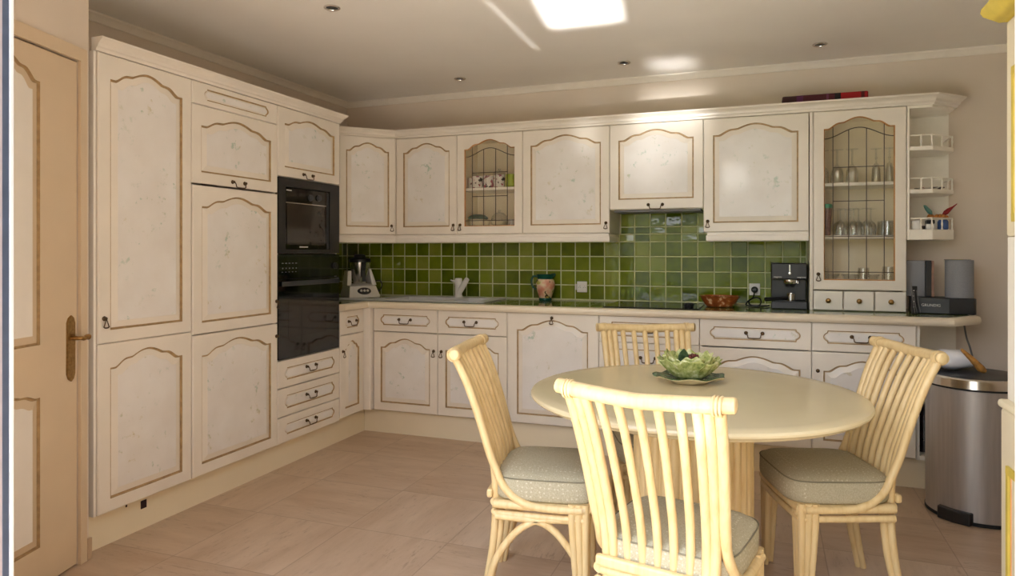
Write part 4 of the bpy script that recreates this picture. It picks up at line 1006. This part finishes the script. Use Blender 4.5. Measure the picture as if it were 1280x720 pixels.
BZ = [(.30, -.168), (.42, -.165), (.50, -.170), (.58, -.190), (.69, -.222), (.78, -.252), (.88, -.300)]
def back_y(z):
    for (a, ya), (b, yb_) in zip(BZ[:-1], BZ[1:]):
        if z <= b: return ya+(yb_-ya)*(z-a)/(b-a)
    return BZ[-1][1]
def bow(x, z): return .032*(1-(x/.235)**2)*max(0, min(1, (z-.36)/.5))
RR = .0138
def make_chair(label, arcs=True):
    t = thing('dining_chair', label, 'chair', group='rattan chairs around the dining table')
    # top rail
    pts = [(-.235+.47*i/12, back_y(.88)-bow(-.235+.47*i/12, .88)+.0, .876+.010*abs(i-6)/6) for i in range(13)]
    rl = MB().tube(pts, .0205, 14, smooth=2)
    for e in (pts[0], pts[-1]):
        s = -1 if e[0] < 0 else 1
        rl.lathe([(.0205, 0), (.0185, .004), (.012, .006), (0, .0065)], 14, mat=Matrix.Translation(e) @ Matrix.Rotation(s*PI/2, 4, 'Y'))
    rl = rl.build('top_rail', 'rattan', t, smooth=50)
    for s in (-1, 1):
        b = MB(); x = s*.20; y = back_y(.88)-bow(x, .88)
        for k in range(3): b.tube([(x+(k-1)*.009, y+.023*math.cos(a), .882+.023*math.sin(a)) for a in [2*PI*i/14 for i in range(14)]], .0036, 6, closed=True)
        b.build('binding', 'rattan', rl, smooth=60)
    zz = [.37, .45, .53, .62, .72, .80, .868]
    for xt in (-.108, -.054, 0, .054, .108):
        p = []
        for z in zz:
            x = xt*(.80+.20*(z-.37)/.5); p.append((x, back_y(z)-bow(x, z), z))
        MB().tube(p, .0122, 10, smooth=3).build('slat', 'rattan', t, smooth=60)
    for s in (-1, 1):
        m = MB()
        for xt, r_ in ((.150, RR), (.176, RR), (.203, RR+.001)):
            p = []
            for z in ([.37]+zz[1:] if xt < .2 else zz[2:]):
                x = s*xt*(.86+.14*(z-.37)/.5); p.append((x, back_y(z)-bow(x, z), z))
            if xt > .2: p = [(s*.197, .150, .352), (s*.197, .04, .352), (s*.195, -.03, .357), (s*.192, -.085, .378), (s*.187, -.130, .418), (s*.181, -.158, .470)]+p
            m.tube(p, r_, 10, smooth=3)
        bp = m.build('back_post', 'rattan', t, smooth=60)
        m = MB()   # rear leg: two rods
        for xt, dy in ((.150, 0), (.176, 0), (.163, .019)):
            x = s*xt*.86
            m.tube([(x, -.166+dy, .40), (x, -.168+dy, .30), (x*1.02, -.178+dy*.9, .18), (x*1.05, -.200+dy*.8, .06), (x*1.06, -.212+dy*.8, .001)], [RR, RR, RR, .0115, .011], 10, smooth=3)
        m.build('leg', 'rattan', t, smooth=60)
        m = MB()   # front leg: bundle of rods, drawn in towards the foot
        for dx, dy in ((0, 0), (-.023, .001), (-.046, .002), (.001, -.023), (.002, -.046)):
            x = s*(.190+dx); y = .160+dy
            m.tube([(x, y, .372), (x, y, .30), (x-s*dx*.25, y-dy*.25, .12), (x-s*dx*.42, y-dy*.42, .001)], [RR, RR, .0115, .0105], 10, smooth=3)
        m.build('leg', 'rattan', t, smooth=60)
    m = MB()
    for z, r_ in ((.352, .0165), (.317, .0125)):
        for s in (-1, 1): m.tube([(s*.178, -.168, z), (s*.186, .0, z), (s*.190, .160, z)], r_, 10, smooth=2)
        m.tube([(-.19, .163, z), (0, .170, z), (.19, .163, z)], r_, 10, smooth=3); m.tube([(-.165, -.168, z), (0, -.176, z), (.165, -.168, z)], r_, 10, smooth=3)
    m.box(-.180, .180, -.160, .158, .352, .367)
    m.build('seat_frame', 'rattan', t, smooth=40)
    m = MB().box(-.178, .178, -.196, -.174, .368, .400); m.build('back_sill', 'rattan', t, bev=.008)
    if arcs:
        for s in (-1, 1):
            m = MB(); x = s*.186
            m.tube([(x, -.183, .06), (x, -.165, .14), (x, -.115, .225), (x, -.05, .285), (x, .02, .308), (x, .155, .311)], .0132, 10, smooth=4)
            m.tube([(x, .160, .06), (x, .145, .14), (x, .10, .215), (x, .045, .275), (x, -.02, .303), (x, -.16, .311)], .0132, 10, smooth=4)
            m.build('brace', 'rattan', t, smooth=60)
        m = MB(); y = -.172
        m.tube([(-.16, y-.01, .08), (-.14, y, .17), (-.08, y, .26), (0, y, .30), (.15, y, .311)], .0132, 10, smooth=4); m.tube([(.16, y-.01, .08), (.14, y, .17), (.08, y, .26), (0, y, .30), (-.15, y, .311)], .0132, 10, smooth=4)
        m.build('brace', 'rattan', t, smooth=60)
    # cushion
    def sup(w, d, n=44):
        o = []
        for i in range(n):
            a = 2*PI*i/n; c, s_ = math.cos(a), math.sin(a); k = 2/5.5
            wb = 1-.07*max(0, -s_)
            o.append((math.copysign(abs(c)**k, c)*w*wb, math.copysign(abs(s_)**k, s_)*d+.012))
        return o
    rg = [(.90, .3685), (.975, .371), (1.0, .381), (1.005, .40), (1.0, .44), (.985, .448), (.965, .452), (.88, .463), (.70, .472), (.40, .477), (.1, .479)]
    m = MB(); secs = [[(x*f, (y-.012)*f+.012, z) for x, y in sup(.198, .187)] for f, z in rg]; loft(m, secs)
    cu = m.build('seat_cushion', 'fabric', t, smooth=60)
    MB().tube([(x*.997, (y-.012)*.997+.012, .4475) for x, y in sup(.198, .187)], .0024, 6, closed=True).build('piping', 'piping', cu, smooth=60)
    return t
D2 = math.radians
ch = make_chair('rattan dining chair left of the table, facing the table in profile')
ch.location = (-.777, 2.485, 0); ch.rotation_euler.z = D2(9.5-90)
dup(ch, (-.238, 2.048, 0), D2(78-90), 'nearest rattan dining chair, its slatted back turned to the viewer')
dup(ch, (-.44, 3.055, 0), D2(-69.4-90), 'rattan dining chair on the far side of the table by the drawer stack')
c4 = make_chair('rattan dining chair right of the table, in front of the steel bin', arcs=False)
c4.location = (.206, 2.832, 0); c4.rotation_euler.z = D2(199-90)

# cabbage-leaf bowl on its plate
t = thing('leaf_plate', 'dark green leaf-shaped plate with cream underside under the lettuce bowl', 'plate', (-.283, 2.775, .7368), .35)
m = MB(); ol = []
prof = [(0, 0), (.06, 0), (.07, .004), (.105, .014), (.138, .026)]
sec = []
for r_, z in [(.05, 0), (.066, .001), (.075, .008), (.105, .018), (.132, .026), (.136, .029), (.131, .031), (.10, .024), (.06, .014), (.02, .011)]:
    sec.append([(r_*math.cos(a)*1.02*(1+.035*math.sin(7*a)), r_*math.sin(a)*.86*(1+.035*math.sin(7*a)), z+(.004*math.sin(7*a+1) if r_ > .1 else 0)) for a in [2*PI*i/84 for i in range(84)]])
n = 84; base_ = 0
for s_ in sec: m.v += s_
for j in range(len(sec)-1):
    for i in range(n): m.f.append((j*n+i, j*n+(i+1) % n, (j+1)*n+(i+1) % n, (j+1)*n+i)); m.mi.append(0 if j < 5 else 1)
m.f.append(tuple(range(n-1, -1, -1))); m.mi.append(0); m.f.append(tuple((len(sec)-1)*n+i for i in range(n))); m.mi.append(1)
m.build('plate', ['ivory', 'leafplate'], t, smooth=50)
t = thing('lettuce_bowl', 'pale green ceramic bowl shaped like an open lettuce, on the table', 'bowl', (-.283, 2.775, .7368+.0155), .2)
m = MB(); random.seed(11)
m.lathe([(0, 0), (.045, 0), (.06, .012), (.085, .038), (.098, .066), (.094, .066), (.08, .04), (.05, .016), (0, .012)], 40, sy=.92)
def leaf_surf(a0, half, rb, rt, zb, zt, ph, lean):
    nu, nv = 14, 10; base = len(m.v)
    for j in range(nv+1):
        v = j/nv
        for i in range(nu+1):
            u = -1+2*i/nu
            wdt = half*(.62+.50*math.sin(PI*min(1, .12+v*.60)))
            edge = abs(u)**2
            r_ = rb+(rt-rb)*v**.75+lean*v*v+.007*v*math.sin(9*u+ph)*(.3+edge)+.006*(1-edge)*math.sin(PI*v)
            z = zb+(zt-zb)*v-.012*edge*v*v+.005*v*math.sin(8*u+ph*2)
            a = a0+u*wdt; m.v.append((r_*math.cos(a), .92*r_*math.sin(a), z))
    for j in range(nv):
        for i in range(nu): q = base+j*(nu+1)+i; m.f.append((q, q+1, q+nu+2, q+nu+1)); m.mi.append(0)
for k in range(7): leaf_surf(2*PI*k/7+.2, .56, .052, .110, .006, .080+random.uniform(-.008, .012), k*1.7, .012)
for k in range(6): leaf_surf(2*PI*k/6+.6, .52, .050, .092, .014, .098+random.uniform(-.010, .012), k*2.3, .004)
lb = m.build('leaves', 'lettuce', t, smooth=70); so = lb.modifiers.new('thickness', 'SOLIDIFY'); so.thickness = .0022; so.offset = 0
m = MB(); base = 0
leafpts = []
for j in range(9):
    v = j/8
    for i in range(7):
        u = -1+2*i/6; m.v.append((.022*u*math.sin(PI*(.08+.92*v*.95))+.0, -.004*abs(u)-.02*v*v, .07*v+.0))
for j in range(8):
    for i in range(6): q = j*7+i; m.f.append((q, q+1, q+8, q+7)); m.mi.append(0)
gl = m.build('leaf_handle', 'leafplate', t, smooth=60, loc=(-.02, .03, .045)); so = gl.modifiers.new('thickness', 'SOLIDIFY'); so.thickness = .003
m = MB()
for k in range(8): m.lathe([(0, 0), (.006, .002), (.007, .007), (.004, .012), (0, .013)], 8, (.004+.009*(k % 4), -.005+.010*(k//4), .078+.004*(k % 3)))
m.tube([(.02, 0, .012), (.02, 0, .08)], .012, 8); m.build('berry_cluster', plain('dark_red_glaze', S(96, 40, 36), .3, var=.3, scale=60), t, smooth=60)

# ------------------------------------------------------------------ painted dresser on the right
xd = .676; ye = 2.50; yn = 1.22; xw = XR-.003
t = thing('dresser', 'cream painted dresser with yellow trim at the right edge, upper and lower cupboards', 'dresser', (xw, ye, 0), -PI/2)
# local: x runs towards the viewer (world -y), front (-y local) faces world -x
Ld = ye-yn; dl = xw-xd
def L2(o): return dl-o
m = MB().box(0, Ld, -dl, -.0005, .0, .775); m.build('lower_body', 'dresser', t, bev=.01)
MB().box(-.004, Ld, -dl-.008, -.0005, .7755, .800).build('lower_top', 'dresser', t, bev=.009)
MB().box(.004, Ld, -dl+.018, -dl+.036, .8005, 1.295).box(.004, .022, -dl+.037, -.0005, .8005, 1.295).build('middle_panel', 'whiteshelf', t)
MB().box(.002, Ld, -dl+.014, -.0005, 1.2955, 1.955).build('upper_body', 'dresser', t, bev=.01)
def dpanel(x0, x1, z0, z1, y, name):
    m = MB()
    for (a, b, c, d) in ((x0, x1, z0, z0+.022), (x0, x1, z1-.022, z1), (x0, x0+.022, z0+.022, z1-.022), (x1-.022, x1, z0+.022, z1-.022)): m.box(a, b, y-.008, y+.001, c, d, 0)
    i = .024
    for (a, b, c, d) in ((x0+i, x1-i, z0+i, z0+i+.004), (x0+i, x1-i, z1-i-.004, z1-i), (x0+i, x0+i+.004, z0+i, z1-i), (x1-i-.004, x1-i, z0+i, z1-i)): m.box(a, b, y-.002, y+.001, c, d, 1)
    m.build(name, ['yellow', 'orange'], t, bev=.002)
for k in range(2):
    dpanel(.075+k*.60, .60+k*.60, .10, .615, -dl, 'painted_moulding'); dpanel(.075+k*.60, .60+k*.60, 1.34, 1.80, -dl+.014, 'painted_moulding')
m = MB().sweep([(-.001, -.002), (-.001, -dl+.014), (Ld, -dl+.014)][::-1], [(-.02, 1.956), (-.02, 2.02), (-.02, 2.02)])
m = MB().sweep([(Ld, -dl+.012), (.0, -dl+.012), (.0, -.002)][::-1], [(.0, 1.956), (.012, 1.958), (.03, 1.975), (.046, 1.990), (.052, 2.004), (.050, 2.016), (.0, 2.018)])
m.build('crown', 'yellow', t, smooth=40)
MB().box(.0, Ld, -dl+.012, -.0005, 1.9555, 2.016).build('top_board', 'yellow', t)

# ------------------------------------------------------------------ ceiling spotlights
for k, (x, y, lb_) in enumerate(((-1.978, 2.826, 'recessed ceiling spotlight above the tall cupboards, nearest the camera'), (-1.967, 4.289, 'recessed ceiling spotlight near the back wall above the small glazed cabinet'), (-.835, 4.284, 'recessed ceiling spotlight near the back wall above the hob'), (.290, 4.294, 'recessed ceiling spotlight near the back wall above the striped box'))):
    if k == 0:
        t0 = thing('ceiling_spotlight', lb_, 'light', (x, y, ZC-.0005), 0, 'recessed ceiling spotlights')
        MB().lathe([(.028, 0), (.040, 0), (.040, -.004), (.036, -.007), (.030, -.006), (.028, -.002), (.028, 0)], 28).build('ring', 'chrome', t0, smooth=40)
        MB().lathe([(0, -.0005), (.0275, -.0005), (.0275, -.003), (.012, -.004), (0, -.004)], 24).build('lamp', 'darkgrey', t0, smooth=40)
    else: dup(t0, (x, y, ZC-.0005), 0, lb_)

# ------------------------------------------------------------------ outdoors: terrace, plus unseen things added to shape light and reflections
struct(MB().box(-6, 5, -4.0, .849, -.14, -.02).build('terrace_floor', 'terrace'))
struct(MB().box(-16, 14, -16, -4.001, -.16, -.05).build('added_lawn', plain('added_lawn_green', S(92, 112, 58), .9, var=.3, scale=2)))  # unseen grass added beyond the terrace to keep tile reflections dark
m = MB()
for k in range(60):
    for j in range(7): m.lathe([(0, 0), (.30, .05), (.38, .3), (.30, .55), (0, .62)], 8, (-14+.46*k+random.uniform(-.1, .1), -13+random.uniform(-.3, .3), -.1+.38*j))
struct(MB().box(.95, 4.5, -8, .848, -.02, 3.4).build('added_sky_blocker', plain('sky_blocker_brown', S(128, 106, 84), .8, var=.06, scale=2)))  # unseen block added to cut sky light from the right, darkening the left cupboards
struct(MB().box(-15, .9, -12.2, -12, -.05, 2.3).build('added_reflection_wall', plain('reflection_wall_grey', S(176, 168, 150), .8, var=.08, scale=2)))  # unseen wall added so the splashback tiles reflect something mid-bright
struct(m.build('added_dark_hedge', plain('added_hedge_green', S(64, 86, 44), .9, var=.4, scale=3), smooth=60))  # unseen hedge added as a dark backdrop for the tile reflections

# ------------------------------------------------------------------ light
wd = bpy.data.worlds.new('sky'); SC.world = wd; wd.use_nodes = True
nt = wd.node_tree; bg = nt.nodes['Background']
tc = nt.nodes.new('ShaderNodeTexCoord'); sx = nt.nodes.new('ShaderNodeSeparateXYZ'); nt.links.new(tc.outputs['Generated'], sx.inputs[0])
rp = nt.nodes.new('ShaderNodeValToRGB'); nt.links.new(sx.outputs[2], rp.inputs[0])
e = rp.color_ramp.elements; e[0].position = 0; e[0].color = (.98, .97, .95, 1); e[1].position = .7; e[1].color = (.62, .76, .98, 1)
nt.links.new(rp.outputs[0], bg.inputs['Color']); bg.inputs['Strength'].default_value = 5.4
def light(name, typ, loc, energy, color=(1, 1, 1), **kw):
    l = bpy.data.lights.new(name, typ); l.energy = energy; l.color = color
    for k, v in kw.items(): setattr(l, k, v)
    o = bpy.data.objects.new(name, l); COL.objects.link(o); o.location = loc; return o
def aim(o, target): o.rotation_euler = (Vector(target)-o.location).to_track_quat('-Z', 'Y').to_euler()
s = light('sun', 'SUN', (0, 0, 5), 12.5, (1, .95, .89), angle=math.radians(.8)); s.location = (-1.2, -3, 5)
s.rotation_euler = Vector((.35, 1.0, -4.0)).to_track_quat('-Z', 'Y').to_euler()
p = light('sky_portal', 'AREA', ((OX0+OX1)/2, .84, OZ/2), 1, shape='RECTANGLE', size=OX1-OX0, size_y=OZ); p.data.cycles.is_portal = True
p.rotation_euler = (PI/2, 0, 0)
# narrow area lamps added to stand in for sun reflected up from outdoors
def glint(loc, target, sx_, sy_, e, spread, roll=0):
    g = light('glint_stand_in', 'AREA', loc, e, (1, .98, .95), shape='RECTANGLE', size=sx_, size_y=sy_, spread=math.radians(spread)); aim(g, target)
    if roll: g.rotation_euler = (g.rotation_euler.to_matrix() @ Matrix.Rotation(roll, 3, 'Z')).to_euler()
glint((-.92, -1.0, .02), (-.87, 3.40, 2.44), .37, .56, 4.2, 1.2, -.28)
glint((-1.14, -.6, .02), (-1.26, 3.72, 2.44), .018, .70, .06, .8)
glint((-.50, -.6, .02), (-.56, 4.45, 2.44), .26, .12, .22, 2)
glint((-.52, -.6, .02), (-.57, 4.69, 2.24), .42, .10, .20, 3)
glint((-.55, -.6, .02), (-.62, 4.36, 1.80), .46, .44, .36, 5)
glint((-.7, -.6, .02), (-1.10, 4.36, 1.95), .06, .30, .06, 3)
glint((-.2, -.6, .02), (-.14, 4.36, 1.72), .10, .12, .06, 3)
# ------------------------------------------------------------------ camera
cam = bpy.data.cameras.new('camera'); co = bpy.data.objects.new('camera', cam); COL.objects.link(co)
co.location = (0, 0, 1.25); co.rotation_euler = (PI/2, 0, math.radians(20.3))
cam.sensor_width = 36; cam.lens = 858/1280*36; cam.shift_y = -45/1280; cam.clip_start = .02
SC.camera = co
vs = SC.view_settings; vs.view_transform = 'Standard'; vs.look = 'None'; vs.gamma = 1; vs.exposure = .10; vs.use_curve_mapping = False
cy = SC.cycles
cy.max_bounces = 10; cy.diffuse_bounces = 6; cy.glossy_bounces = 4; cy.transparent_max_bounces = 24; cy.use_denoising = True
cy.caustics_reflective = False; cy.caustics_refractive = False; cy.sample_clamp_indirect = 6
